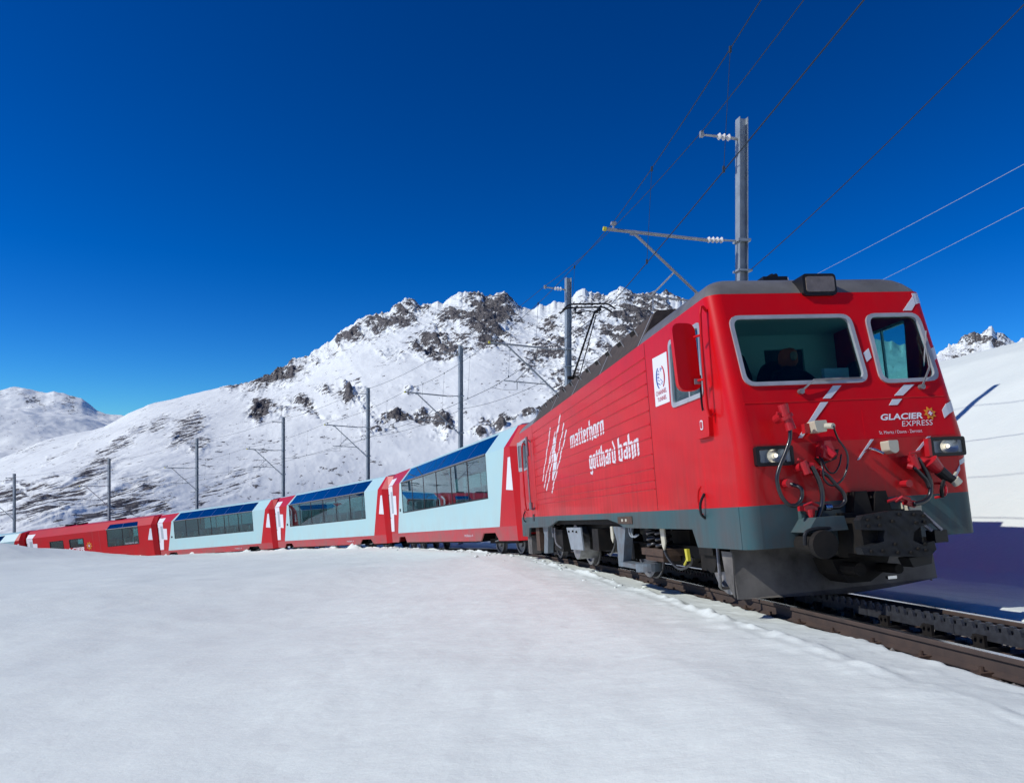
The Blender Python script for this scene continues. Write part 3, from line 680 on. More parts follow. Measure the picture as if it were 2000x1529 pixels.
# the next mast towards the camera stands out of frame; the wires run on to it
CAT = empty('catenary', track_frame(0)); tag(CAT, 'pair of contact and carrier wires with droppers strung above the track', 'wires')
CI = CAT.matrix_world.inverted()
NM = len(MAST)
car = [mast_pt(i, -2.86, .25) for i in range(NM)]
con = [mast_pt(i, -2.95, -1.50) for i in range(NM)]
fee = [mast_top(i, -.92, -.36) for i in range(NM)]
ret = [mast_pt(i, .16, -.64) for i in range(NM)]; ret[0].z += 1.25
def ext(L): return [L[0]+(L[0]-L[1])*1.0]+L
car, con, fee, ret = map(ext, (car, con, fee, ret))
loc = lambda P: [CI @ p for p in P]
MB().tube(loc(wire(car, .22)), .0075, 6).build('carrier_wire', 'wire_dark', CAT)
MB().tube(loc(wire(con, .05)), .0085, 6).build('contact_wire', 'wire_dark', CAT)
for i in range(NM):
    for t in (.22, .5, .78):
        a = car[i].lerp(car[i+1], t)-Vector((0, 0, .22*4*t*(1-t))); b = con[i].lerp(con[i+1], t)-Vector((0, 0, .05*4*t*(1-t)))
        mb = MB(); mb.tube(loc([a, b]), .004, 5); mb.cyl(CI @ (a+Vector((0, 0, .03))), CI @ (a-Vector((0, 0, .05))), .018, n=6); mb.cyl(CI @ (b+Vector((0, 0, .06))), CI @ (b-Vector((0, 0, .02))), .018, n=6)
        mb.build('dropper', 'wire_dark', CAT)
o = MB().tube(wire(fee, .25), .009, 6).build('feeder_wire', 'wire_dark'); tag(o, 'dark feeder wire on the insulators at the mast tops', 'wire')
o = MB().tube(wire(ret, .25), .009, 6).build('return_wire', 'wire_dark'); tag(o, 'dark return wire clamped to the outer side of the masts', 'wire')
# a separate light line over the bank to the right of the cab
def wp(px, py, Y): return Vector((px2t(px)*Y, Y, (HOR-py)/F_PX*Y))
for (a, b, l) in (((2150, 240), (1380, 640), 'upper pale wire slanting down behind the cab roof at right'), ((2150, 328), (1480, 660), 'lower pale wire slanting down over the snow bank at right')):
    o = MB().tube(span(wp(*a, 14), wp(*b, 48), .15)+[wp(*b, 48)], .006, 6).build('pale_wire', 'wire_light'); tag(o, l, 'wire', 'pale wires over the bank')
o = MB().cyl((0, 0, 0), (0, 0, 9), .10, .09, n=10).build('wire_pole', 'galvanised'); o.location = wp(1430, 640, 48)-Vector((0, 0, 8.6)); tag(o, 'distant pole carrying the pale wires behind the locomotive', 'pole')

# ================================================================== LOCOMOTIVE
LM = frame(Vector((0.98522811, 0.16412327, 0.0488786)), Vector((-0.15824309, 0.98164177, -0.10648264)), Vector((-0.06545755, 0.09717499, 0.99311245)), C0)
LOCO = empty('locomotive', LM); tag(LOCO, 'red electric locomotive with grey skirt at the head of the train', 'locomotive')
L = LOCO_L; RK, ZK, ZT, ZG, RC = .38, 1.75, 3.464, 1.13, .15
def setb(z): return 0. if z < ZK else RK*(z-ZK)/(ZT-ZK)
def fl(t_end):
    """front-end mapping; t_end=1 mirrors it to the rear"""
    return (lambda u: L-u) if t_end else (lambda u: u)
for end in (0, 1):
    g = fl(end)
    FR = lambda a, b, t, g=g: (a, g(setb(b)+t), b)
    xw = HW-RC
    WL = [(-1.15, 3.19), (.30, 3.185), (.31, 2.385), (-1.13, 2.39)]; WR = [(.49, 3.185), (1.16, 3.185), (1.18, 2.375), (.455, 2.365)]
    if end: WL = [(-1.15, 3.19), (-.08, 3.185), (-.08, 2.385), (-1.13, 2.39)]; WR = [(.08, 3.185), (1.15, 3.185), (1.13, 2.385), (.08, 2.385)]
    rl, rr_ = rpoly(WL, .12), rpoly(WR, .12)
    MB().prism([(-xw, ZG), (xw, ZG), (xw, ZK), (-xw, ZK)], FR, 0, .05).build('front_panel', 'red_paint', LOCO)
    MB().prism([(-xw, ZK), (xw, ZK), (xw, ZT), (-xw, ZT)], FR, 0, .05, [rl, rr_]).build('windscreen_panel', 'red_paint', LOCO)
    MB().prism([(-xw, .69), (xw, .69), (xw, ZG), (-xw, ZG)], FR, 0, .05).build('front_skirt', 'grey_skirt', LOCO)
    for sx in (-1, 1):          # rounded corner posts
        for nm, zs, mm in (('corner_post', [ZG, 1.45, ZK, 2.3, 2.9, ZT], 'red_paint'), ('corner_skirt', [.69, ZG], 'grey_skirt')):
            v = []; f = []; nn = 9
            for z in zs:
                for k in range(nn):
                    a = math.pi/2*k/(nn-1); v.append((sx*(HW-RC+RC*math.sin(a)), g(setb(z)+RC-RC*math.cos(a)), z))
            for i in range(len(zs)-1):
                for k in range(nn-1): f.append((i*nn+k, i*nn+k+1, (i+1)*nn+k+1, (i+1)*nn+k))
            mobj(nm, v, f, mm, LOCO, smooth=True, fix=False)
    for c, r_ in ((WL, rl), (WR, rr_)):
        fo = rpoly(inset(c, -.008), .13); fi = rpoly(inset(c, .036), .10)
        fr = MB().prism(fo, lambda a, b, t, g=g: (a, g(setb(b)+t), b), -.022, .02, [fi]).build('windscreen_frame', 'frame_silver', LOCO)
        MB().prism(rpoly(inset(c, .03), .1), lambda a, b, t, g=g: (a, g(setb(b)+t), b), .012, .018).build('windscreen_glass', 'glass_cab', fr)
    # drip ledge
    b = MB(); b.tube([(-1.18, g(setb(2.195)+.002), 2.195), (1.18, g(setb(2.19)+.002), 2.19)], .009, 8); b.build('ledge', 'red_paint', LOCO)
    # cab roof dome
    v = []; f = []
    lv = [(3.464, .0, .0), (3.52, .035, .02), (3.60, .10, .07), (3.66, .165, .13), (3.70, .24, .20), (3.725, .40, .36)]
    ring = []
    for z, iu, ix in lv:
        hw = HW-.012-ix; u0 = setb(ZT)+.012+iu; rc = .14; pts = []
        pts.append((-hw, 2.64))
        for k in range(7):
            a = math.pi/2*k/6; pts.append((-hw+rc-rc*math.cos(a), u0+rc-rc*math.sin(a)))
        for k in range(7):
            a = math.pi/2*k/6; pts.append((hw-rc+rc*math.sin(a), u0+rc-rc*math.cos(a)))
        pts.append((hw, 2.64)); ring.append([(x, g(u), z) for x, u in pts])
    nn = len(ring[0]); v = [p for r0 in ring for p in r0]
    for i in range(len(ring)-1):
        for k in range(nn): f.append((i*nn+k, i*nn+(k+1) % nn, (i+1)*nn+(k+1) % nn, (i+1)*nn+k))
    f.append(tuple(range((len(ring)-1)*nn, len(ring)*nn))); f.append(tuple(range(nn))[::-1])
    mobj('cab_roof', v, f, 'roof_grey', LOCO, angle=35)
    # top headlamp
    lx0, lx1 = (-.21, .20) if not end else (-.2, .2)
    lp = MB().prism(rpoly([(lx0, 3.42), (lx1, 3.42), (lx1, 3.67), (lx0, 3.67)], .05), lambda a, b, t, g=g: (a, g(t), b), .33, .75).build('top_lamp', 'black', LOCO)
    MB().prism(rpoly([(lx0+.035, 3.46), (lx1-.03, 3.46), (lx1-.03, 3.635), (lx0+.035, 3.635)], .03), lambda a, b, t, g=g: (a, g(t), b), .318, .335).build('lens', 'lens_top', lp)
    # sloping lamp housings
    for x0, x1 in ((-1.185, -.77), (.81, 1.23)):
        hd = MB().prism(rpoly([(x0, 1.525), (x1, 1.52), (x1, 1.725), (x0, 1.73)], .03), lambda a, b, t, g=g: (a, g(t), b), -.055, .02, [rpoly([(x0+.04, 1.56), (x1-.03, 1.555), (x1-.03, 1.69), (x0+.04, 1.695)], .015)]).build('headlight', 'black', LOCO)
        cx = x0+.235; cz = 1.625
        v = []; f = []
        for i in range(6):
            rr2 = .085*i/5+.004
            for k in range(18): v.append((cx+rr2*1.25*math.cos(k*math.pi/9), g(-.008-.035*(rr2/.089)**2), cz+min(max(rr2*math.sin(k*math.pi/9), -.068), .068)))
        for i in range(5):
            for k in range(18): f.append((i*18+k, i*18+(k+1) % 18, (i+1)*18+(k+1) % 18, (i+1)*18+k))
        mobj('reflector', v, f, 'lens_reflector', hd, smooth=True)
        MB().box(cx+.11, x1-.03, *sorted((g(-.035), g(-.012))), 1.557, 1.69).build('side_lens', 'lens_side', hd)
        MB().box(x0+.04, cx+.11, *sorted((g(-.010), g(.0))), 1.557, 1.69).build('lamp_back', 'lens_side', hd)
        if not end: MB().cyl((cx+.0, g(-.02), cz+.005), (cx+.0, g(-.038), cz+.005), .020, .012, n=12).build('bulb', 'bulb', hd)
        MB().box(x0+.035, x1-.025, *sorted((g(-.050), g(-.045))), 1.555, 1.695).build('lens', 'glass_lamp', hd)
        if x0 > 0: MB().box(x0-.035, x0-.002, *sorted((g(-.07), g(.0))), 1.53, 1.72).build('bracket', 'fitting_red', hd)
    # wipers
    for (p0, p1, p2) in (((-.52, 2.30), (-.36, 2.42), (-.02, 2.43)), ((.92, 2.30), (1.06, 2.52), (1.12, 2.80))):
        q = lambda p, o_: Vector((p[0], g(setb(p[1])-o_), p[1]))
        b = MB(); b.tube([q(p0, .03), q(p1, .06), q(p2, .035)], .011, 6); b.cyl(q(p0, .0), q(p0, .05), .03, n=10); b.tube([q(p2, .028)+Vector((-.2 if p0[0] < 0 else -.05, 0, .0 if p0[0] < 0 else -.25)), q(p2, .028), q(p2, .028)+Vector((.25 if p0[0] < 0 else .03, 0, .0 if p0[0] < 0 else .15))], .009, 5)
        b.build('wiper', 'steel_dull', LOCO)
    # snow plough
    MB().prism([(-1.20, .66), (1.27, .66), (1.25, .17), (.60, .12), (.10, .10), (-1.20, .13)], lambda a, b, t, g=g: (a, g(.50+t+.10*(abs(a)/1.2)+.12*(b-.1)), b), 0, .02).build('snow_plough', 'plow_grey', LOCO)
    for sx in (-1, 1): MB().prism([(0, .64), (.26, .64), (.20, .30), (.03, .14)], lambda a, b, t, g=g, sx=sx: (sx*(1.195+t), g(.62+a), b), 0, .02).build('plough_side', 'plow_grey', LOCO)
    b = MB()
    for x in (-.8, .0, .8): b.box(x-.05, x+.05, *sorted((g(.7), g(1.5))), .3, .62)
    b.box(-1.0, 1.0, *sorted((g(.9), g(1.1))), .5, .68)
    b.build('plough_frame', 'soot', LOCO)

# side panels with window openings
cabw = [(.66, 3.22), (1.57, 3.23), (1.62, 2.42), (.72, 2.41)]
cabw_r = [(L-a, b) for a, b in cabw]
low = [(L-.15, ZG), (L-.15, .60), (12.20, .60), (12.08, .84), (9.58, .88), (9.2, .93), (8.66, 1.02), (4.81, 1.03), (4.3, .97), (3.95, .90), (3.62, .89), (1.36, .89), (1.24, .68), (.15, .69), (.15, ZG)]
for sx in (-1, 1):
    SF = lambda a, b, t, sx=sx: (sx*(HW-t), a, b)
    outl = [(RC, ZG), (L-RC, ZG), (L-RC, ZK), (L-RC-RK, ZT), (RC+RK, ZT), (RC, ZK)]
    holes = [rpoly(cabw, .07), rpoly(cabw_r, .07)]
    sp = MB().prism(outl, SF, 0, .05, holes).build('side_panel', 'red_paint', LOCO)
    MB().prism(low, SF, -.004, .05).build('side_skirt', 'grey_skirt', LOCO)
    for z in (3.24, 3.06, 2.88, 2.70, 2.505, 2.315, 2.13, 1.905, 1.71, 1.545, 1.43):
        MB().prism([(-.018, -.004), (.0, .013), (.018, -.004)], lambda a, b, t, sx=sx, z=z: (sx*(HW+b), t, z+a), 2.48, 10.74).build('rib', 'red_paint', sp)
    for c in (cabw, cabw_r):
        fr = MB().prism(rpoly(inset(c, -.02), .09), SF, -.014, .03, [rpoly(inset(c, .035), .05)]).build('side_window_frame', 'frame_silver', LOCO)
        MB().prism(rpoly(inset(c, .02), .06), SF, .012, .018).build('side_window_glass', 'glass_cab', fr)
        mx_ = (c[0][0]+c[1][0])/2; MB().box(*sorted((sx*(HW-.004), sx*(HW-.03))), mx_-.012, mx_+.012, 2.44, 3.2).build('window_bar', 'frame_silver', fr)
SL = lambda a, b, t: (-(HW+.004-t), a, b)            # printing plane on the near side
# roof between the cabs
RBX = lambda z: HW-.015-.27*(z-3.464)/.5
b = MB().prism([(-RBX(3.464), 3.464), (RBX(3.464), 3.464), (RBX(3.93), 3.93), (RBX(3.93)-.05, 3.965), (0, 4.0), (-RBX(3.93)+.05, 3.965), (-RBX(3.93), 3.93)], lambda a, z, t: (a, t, z), 2.62, L-2.60)
roof = b.build('machine_roof', 'roof_brown', LOCO)
nb = 0
for u in np.arange(2.72, L-2.7, 1.95):
    MB().prism([(-RBX(3.47)-.004, 3.47), (-RBX(3.93)-.004, 3.93), (-RBX(3.93)+.06, 3.972), (RBX(3.93)-.06, 3.972), (RBX(3.93)+.004, 3.93), (RBX(3.47)+.004, 3.47), (RBX(3.47)-.02, 3.47), (RBX(3.90)-.03, 3.90), (-RBX(3.90)+.03, 3.90), (-RBX(3.47)+.02, 3.47)], lambda a, z, t: (a, t, z), u, u+.035).build('roof_seam', 'galv_tube', roof)
for u in np.arange(3.05, L-2.7, .65):
    M = Matrix.Translation((-RBX(3.72)-.012, u, 3.72)) @ Matrix.Rotation(R(-28), 4, 'Y')
    MB().box(-.006, .006, -.010, .010, -.09, .09, M).build('roof_clip', 'galv_tube', roof)
    M = Matrix.Translation((-RBX(3.80)-.008, u+.3, 3.80)) @ Matrix.Rotation(R(-28), 4, 'Y')
    MB().box(-.004, .004, -.10, .10, -.06, .06, M).build('roof_vent', 'soot', roof)
# things on the roof over the near cab
b = MB(); insulator(b, (-.62, 1.9, 3.72), (-.62, 1.9, 4.02), .07, 4); b.build('roof_insulator', 'porcelain', LOCO)
MB().cyl((-.80, 1.7, 3.72), (-.80, 1.7, 3.90), .06, n=14).build('roof_vent_pipe', 'roof_grey', LOCO)
b = MB(); b.cyl((-.40, 1.1, 3.76), (-.10, 1.1, 3.90), .03, .05, n=10); b.box(-.30, .02, .98, 1.22, 3.74, 3.87); b.cyl((.0, 1.1, 3.83), (.14, 1.1, 3.80), .06, .04, n=10); b.tube([(.12, 1.1, 3.84), (.18, 1.1, 3.80), (.16, 1.1, 3.72)], .012, 6); b.cyl((-.2, 1.1, 3.86), (-.05, 1.1, 3.92), .03, n=8)
b.build('horn', 'black', LOCO)
MB().box(.10, .17, 1.2, 1.27, 3.7, 3.93).build('antenna', 'porcelain', LOCO)
# pantograph
PT = empty('pantograph'); PT.parent = LOCO; PT.matrix_local = Matrix.Identity(4)
b = MB(); b.box(-.55, .55, 9.6, 9.68, 4.05, 4.11).box(-.55, .55, 10.6, 10.68, 4.05, 4.11).box(-.5, -.44, 9.6, 10.68, 4.05, 4.11).box(.44, .5, 9.6, 10.68, 4.05, 4.11); b.build('base_frame', 'soot', PT)
for x in (-.5, .5):
    for u in (9.64, 10.64):
        b = MB(); insulator(b, (x, u, 3.93), (x, u, 4.06), .06, 2); b.build('foot_insulator', 'rust', PT)
b = MB(); b.tube([(0, 9.7, 4.12), (0, 11.15, 4.72)], .045, 10); b.tube([(.22, 9.9, 4.10), (.1, 11.1, 4.62)], .022, 8); b.cyl((-.2, 11.15, 4.72), (.2, 11.15, 4.72), .05, n=10); b.build('lower_arm', 'soot', PT)
b = MB(); b.tube([(-.06, 11.15, 4.72), (.18, 9.5, 6.02)], .026, 8); b.tube([(.1, 11.18, 4.66), (.22, 9.55, 5.95)], .014, 6); b.tube([(.2, 9.5, 6.02), (.34, 9.5, 6.06)], .03, 8); b.build('upper_arm', 'black', PT)
b = MB()
for u in (9.36, 9.64):
    b.tube([(-.66, u, 6.02), (-.52, u, 6.13), (-.42, u, 6.16), (.42, u, 6.16), (.52, u, 6.13), (.66, u, 6.02)], .022, 8)
for x in (-.30, .30): b.box(x-.02, x+.02, 9.34, 9.66, 6.08, 6.12); b.tube([(x, 9.5, 6.1), (x, 9.5, 5.98), (x*.5, 9.5, 5.98)], .018, 6)
b.tube([(-.3, 9.5, 5.98), (0, 9.5, 6.03), (.3, 9.5, 5.98)], .014, 6); b.build('contact_head', 'black', PT)

# printing on the side
def stroke_text(s, u0, u1, z0, xh, w):
    G = {'m': ([(0, 0, 0, 1), (.4, 0, .4, 1), (.8, 0, .8, 1), (0, .9, .4, 1), (.4, .9, .8, 1)], 1.12), 'a': ([(.4, 0, .4, 1), (0, .1, 0, .5), (0, .5, .4, .55), (0, .08, .4, .15), (0, .95, .4, 1)], .72),
         't': ([(.1, .05, .1, 1.28), (-.1, 1, .32, 1), (.1, .05, .3, .1)], .52), 'e': ([(0, .05, 0, .95), (0, .97, .35, .9), (.35, .9, .35, .6), (0, .5, .35, .6), (0, .03, .35, .12)], .66),
         'r': ([(0, 0, 0, 1), (0, .86, .3, 1)], .5), 'h': ([(0, 0, 0, 1.5), (.4, -.1, .4, .9), (0, .85, .4, .95)], .72), 'o': ([(0, .08, 0, .92), (.4, .08, .4, .92), (0, .92, .4, 1), (0, .08, .4, 0)], .72),
         'n': ([(0, 0, 0, 1), (.4, 0, .4, 1), (0, .88, .4, 1)], .72), 'g': ([(0, .1, 0, .9), (.4, -.4, .4, 1), (0, .95, .4, 1), (0, .08, .4, .1), (0, -.3, .4, -.42)], .72),
         'd': ([(0, .05, 0, .9), (.4, .05, .4, 1), (.4, 1, .12, 1.5), (0, .05, .4, 0)], .72), 'b': ([(0, .05, 0, 1.5), (.4, .08, .4, .92), (0, .9, .4, .98), (0, .05, .4, 0)], .72), ' ': ([], .25)}
    tot = sum(G[c][1] for c in s); k = (u0-u1)/tot; x = 0; polys = []
    for c in s:
        for (a, b_, c2, d2) in G[c][0]:
            p = Vector((u0-(x+a)*k, z0+b_*xh)); q = Vector((u0-(x+c2)*k, z0+d2*xh))
            if abs(a-c2) < .05 and abs(d2-b_) > .5:      # upright: broken by slanting slits below the middle
                nseg = 4
                for i in range(nseg):
                    t0 = i/nseg+.0; t1 = (i+1)/nseg-(.05 if i < 2 else .0)
                    dx = 0.
                    A_ = p.lerp(q, t0)+Vector((dx, 0)); B_ = p.lerp(q, t1)+Vector((dx, 0))
                    polys.append([(A_.x+w/2, A_.y-.012), (A_.x-w/2, A_.y+.012), (B_.x-w/2, B_.y+.012), (B_.x+w/2, B_.y-.012)])
            else: polys.append(bar(p, q, w*.62))
        x += G[c][1]
    return polys
flat(stroke_text('matterhorn', 6.90, 4.53, 2.46, .225, .068), SL, 'lettering', 'white_print', LOCO)
flat(stroke_text('gotthard', 5.62, 4.02, 1.94, .225, .064), SL, 'lettering', 'white_print', LOCO); flat(stroke_text('bahn', 3.90, 2.90, 1.94, .235, .068), SL, 'lettering', 'white_print', LOCO)
fan = []
def zig(a, b_, n, w, off):
    a = Vector(a); b_ = Vector(b_)
    for i in range(n):
        p = a.lerp(b_, i/n); q = a.lerp(b_, (i+.93)/n); o_ = Vector((off*(i % 2), 0)); fan.append(bar(p+o_, q+o_, w))
zig((8.66, 3.10), (9.95, 1.96), 6, .050, -.05); zig((8.2, 2.95), (9.85, 1.80), 6, .045, -.05); zig((7.62, 3.24), (9.55, 1.72), 9, .055, -.06); zig((7.36, 3.02), (8.85, 1.92), 8, .05, -.06); zig((7.18, 2.86), (9.05, 1.64), 8, .05, -.06); zig((7.9, 3.02), (9.0, 2.3), 5, .045, -.05)
fan += [[(8.45, 2.62), (8.25, 2.45), (8.3, 2.30), (8.55, 2.34)], [(8.55, 2.34), (8.25, 2.28), (8.45, 2.08), (8.72, 2.14)], [(8.7, 2.16), (8.42, 2.10), (8.86, 1.92)], [(8.35, 2.9), (8.2, 2.75), (8.3, 2.6), (8.45, 2.7)]]
flat(fan, SL, 'emblem', 'white_print', LOCO)
po = MB().prism([(2.17, 3.16), (1.67, 3.14), (1.70, 2.50), (2.19, 2.51)], SL, -.002, .003).build('poster', 'poster_white', LOCO)
SLP = lambda a, b, t: (-(HW+.010-t), a, b)
def arc(cx, cz, rx, rz, a0, a1, w, n=10):
    o_ = []; 
    for i in range(n):
        t0 = R(a0+(a1-a0)*i/n); t1 = R(a0+(a1-a0)*(i+1)/n)
        f_ = 1-abs((i+.5)/n-.5)*1.2
        o_.append([(cx-rx*math.cos(t0), cz+rz*math.sin(t0)), (cx-rx*math.cos(t1), cz+rz*math.sin(t1)), (cx-(rx-w*f_)*math.cos(t1), cz+(rz-w*f_)*math.sin(t1)), (cx-(rx-w*f_)*math.cos(t0), cz+(rz-w*f_)*math.sin(t0))])
    return o_
flat(arc(1.93, 2.86, .15, .16, 120, 240, .03), SLP, 'poster_arc', 'print_blue', po); flat(arc(1.93, 2.86, .15, .16, -60, 60, .03), SLP, 'poster_arc', 'print_red', po)
face = []
for i in range(14):
    a = i*.449; face.append(bar((1.93+.07*math.cos(a*2.3), 2.86+.10*math.sin(a)), (1.93+.07*math.cos(a*2.3)+.03, 2.86+.10*math.sin(a)+.02), .006))
flat(face, SLP, 'poster_drawing', 'print_blue', po)
text_fit('CHANNEL', 2.13, 1.76, 2.64, 2.70, SLP, 'poster_lettering', 'print_red', po); text_fit('TUNNEL', 2.09, 1.78, 2.555, 2.61, SLP, 'poster_lettering', 'print_red', po)
pl = MB().prism([(4.22, 1.065), (3.52, 1.07), (3.52, .955), (4.22, .955)], SL, -.012, .003).build('maker_plate', 'rust', LOCO)
flat([[(4.0+dx, .99), (3.93+dx, .99), (3.93+dx, 1.03), (4.0+dx, 1.03)] for dx in (0, -.18)], lambda a, b, t: (-(HW+.022-t), a, b), 'plate_print', 'cream', pl)
# mirror, handrails, step box by the near cab window
mr = MB().prism(rpoly([(-1.725, 3.20), (-1.44, 3.20), (-1.42, 2.44), (-1.70, 2.44)], .10), lambda a, b, t: (a+.02, .56+t+.12*(a+1.7), b), 0, .075).build('mirror', 'red_paint', LOCO, angle=40)
for z_ in (2.54, 3.03): MB().tube([(-HW-.09, .45, z_), (-1.46, .54, z_)], .014, 8).build('mirror_arm', 'red_paint', mr)
MB().box(-1.50, -1.43, .535, .555, 2.50, 2.56).build('mirror_hinge', 'steel_dull', mr)
for u_ in (2.44, 10.80):
    MB().box(-(HW+.0025), -(HW-.01), u_, u_+.010, ZG+.01, 3.44).build('panel_seam', 'seam_dark', LOCO)
MB().box(-(HW+.0025), -(HW-.01), 11.5, 11.51, ZG+.01, 3.3).build('panel_seam', 'seam_dark', LOCO)
MB().tube([(-HW, .46, 3.30), (-HW-.09, .43, 3.26), (-HW-.09, .47, 2.22), (-HW, .48, 2.16)], .016, 8, 4).build('handrail', 'red_paint', LOCO)
MB().tube([(-HW-.05, .66, 2.62), (-HW-.07, .64, 2.3), (-HW-.03, .70, 2.2)], .012, 6, 4).build('grab_iron', 'black', LOCO)
sb = MB().prism(rpoly([(.90, 2.25), (.54, 2.22), (.56, 1.92), (.91, 1.92)], .03), SL, -.05, .005).build('step_box', 'red_paint', LOCO)
SLB = lambda a, b, t: (-(HW+.060-t), a, b)
flat([rpoly([(.755, 2.01), (.685, 2.01), (.685, 2.12), (.755, 2.12)], .03)], SLB, 'key_plate', 'white_print', sb); flat([rpoly([(.742, 2.025), (.698, 2.025), (.698, 2.105), (.742, 2.105)], .02)], lambda a, b, t: (-(HW+.064-t), a, b), 'key_slot', 'fitting_red', sb)
# door and louvre window at the far end
MB().prism(rpoly([(12.12, 3.2), (13.05, 3.25), (13.05, 2.42), (12.25, 2.40)], .06), SL, -.02, .02, [rpoly([(12.24, 3.1), (12.95, 3.15), (12.95, 2.52), (12.34, 2.50)], .04)]).build('louvre_frame', 'frame_silver', LOCO)
for i in range(3): MB().box(-(HW+.012), -(HW-.01), 12.38+i*.2, 12.44+i*.2, 2.5, 3.12).build('louvre_bar', 'frame_silver', LOCO)
MB().prism([(12.2, 3.14), (13.0, 3.18), (13.0, 2.46), (12.3, 2.44)], SL, 0, .003).build('louvre_dark', 'black', LOCO)
for u in (11.12, 11.85): MB().tube([(-HW, u, 3.05), (-HW-.10, u, 2.98), (-HW-.10, u+.04, 1.45), (-HW, u+.04, 1.36)], .020, 8, 4).build('handrail', 'red_paint' if u > 11.5 else 'steel_dull', LOCO)
MB().cyl((-HW-.10, 11.12, 3.2), (-HW-.10, 11.12, 2.7), .03, .045, n=8).build('rail_fitting', 'steel_dull', LOCO); MB().cyl((-HW-.10, 11.14, 1.5), (-HW-.10, 11.14, 1.32), .05, n=8).build('rail_fitting', 'steel_dull', LOCO)
MB().box(-(HW+.012), -(HW-.01), 11.25, 11.45, 1.02, 1.20).build('step_hole', 'black', LOCO)
for u, r_ in ((1.08, .16), (12.6, .14)):
    MB().tube([(-HW-.005, u-.06+.10*math.sin(a), 1.22+r_*math.cos(a)) for a in np.linspace(0, math.pi*1.05, 9)], .012, 6).build('hatch_rim', 'red_paint', LOCO)
MB().tube([(-HW-.005, .93, 1.30), (-HW-.06, .93, 1.20), (-HW-.06, .95, 1.08), (-HW-.005, .97, 1.02)], .016, 8, 4).build('grab_iron', 'black', LOCO)
MB().tube([(-HW-.005, 12.5, 1.3), (-HW-.06, 12.5, 1.2), (-HW-.06, 12.5, 1.05), (-HW-.005, 12.5, 1.0)], .016, 8, 4).build('grab_iron', 'black', LOCO)

# printing on the front
FRP = lambda a, b, t: (a, setb(b)-.004+t, b)
stripes = [[(1.172, 3.44), (1.172, 3.30), (1.10, 3.222), (.99, 3.222), (1.17, 3.40)],
           [(.345, 2.72), (.425, 2.775), (.43, 2.665), (.36, 2.615)],
           [(-.12, 2.355), (-.02, 2.355), (-.185, 2.215), (-.275, 2.215)], [(-.31, 2.175), (-.225, 2.175), (-.62, 1.80), (-.665, 1.80)],
           [(.73, 2.335), (.855, 2.335), (.68, 2.215), (.575, 2.215)], [(.54, 2.175), (.655, 2.175), (.58, 2.11), (.48, 2.11)], [(1.172, 2.10), (1.172, 1.985), (1.10, 1.94), (1.10, 2.03)],
           [(.155, 1.745), (.19, 1.745), (.0, 1.54), (-.03, 1.535)], [(.83, 1.745), (.87, 1.745), (.69, 1.58), (.64, 1.57)], [(1.172, 1.42), (1.172, 1.37), (1.08, 1.25), (1.06, 1.27)]]
for p in stripes: flat([p], FRP, 'stripe', 'stripe_grey', LOCO)
def corner_stripe(z0, z1, z2, z3):
    v = []; f = []; n = 7
    for k in range(n):
        a = math.pi/2*k/(n-1); t = k/(n-1)
        for z in (z0+(z1-z0)*t, z2+(z3-z2)*t): v.append((HW-RC+(RC+.004)*math.sin(a), setb(z)+RC-(RC+.004)*math.cos(a), z))
    for k in range(n-1): f.append((2*k, 2*k+1, 2*k+3, 2*k+2))
    mobj('stripe', v, f, 'stripe_grey', LOCO, fix=False)
corner_stripe(3.30, 3.36, 3.44, 3.50 if 0 else 3.46); corner_stripe(2.60, 2.70, 2.74, 2.84); corner_stripe(1.985, 2.08, 2.10, 2.19); corner_stripe(1.42, 1.50, 1.47, 1.56)
text_fit('GLACIER', .34, .84, 1.945, 2.015, FRP, 'lettering', 'white_print', LOCO, .25, .03)
text_fit('EXPRESS', .565, .945, 1.868, 1.928, FRP, 'lettering', 'white_print', LOCO, .25, -.005)
text_fit('St. Moritz / Davos - Zermatt', .275, .785, 1.795, 1.83, FRP, 'lettering', 'white_print', LOCO, 0, -.006)
sunlogo(.94, 2.0, .075, FRP, LOCO)
MB().prism([(.14, 2.07), (1.12, 2.07), (1.10, 1.755), (.10, 1.755)], lambda a, b, t: (a, setb(b)+t, b), -.0015, .002).build('logo_panel', 'red_paint', LOCO)

# hoses and fittings on the front
def hose(name, pts, r, m='rubber', y=-.16, parent=LOCO, ends=True):
    P = [Vector((p[0], (p[2] if len(p) > 2 else y), p[1])) for p in pts]
    return MB().tube(P, r, 8, 5).build(name, m, parent, smooth=True)
cp = MB(); cp.cyl((-.90, -.02, 2.00), (-.90, -.17, 2.03), .05, n=12); cp.cyl((-.905, -.17, 2.13), (-.885, -.17, 2.01), .052, .048, n=14); cp.cyl((-.885, -.17, 2.02), (-.87, -.17, 1.99), .065, n=14); cp.cyl((-.87, -.17, 2.0), (-.84, -.17, 1.87), .042, .05, n=14); cp.cyl((-.98, -.17, 2.045), (-.92, -.17, 2.04), .018, n=8); cp.build('hose_coupling', 'fitting_red', LOCO)
hose('hose', [(-.845, 1.90), (-.86, 1.78), (-.92, 1.65), (-1.01, 1.49), (-1.045, 1.37), (-1.02, 1.22), (-.95, 1.125), (-.87, 1.11), (-.80, 1.18), (-.80, 1.28), (-.87, 1.34, -.05)], .021)
MB().cyl((-.87, .0, 1.34), (-.87, -.09, 1.335), .045, n=10).build('hose_valve', 'fitting_red', LOCO)
b = MB(); b.prism(rpoly([(-.57, 1.955), (-.43, 1.955), (-.44, 1.835), (-.55, 1.835)], .02), lambda a, z, t: (a, t, z), -.16, -.02); b.cyl((-.45, -.12, 1.90), (-.42, -.24, 1.88), .03, n=10); b.build('socket_box', 'cream', LOCO)
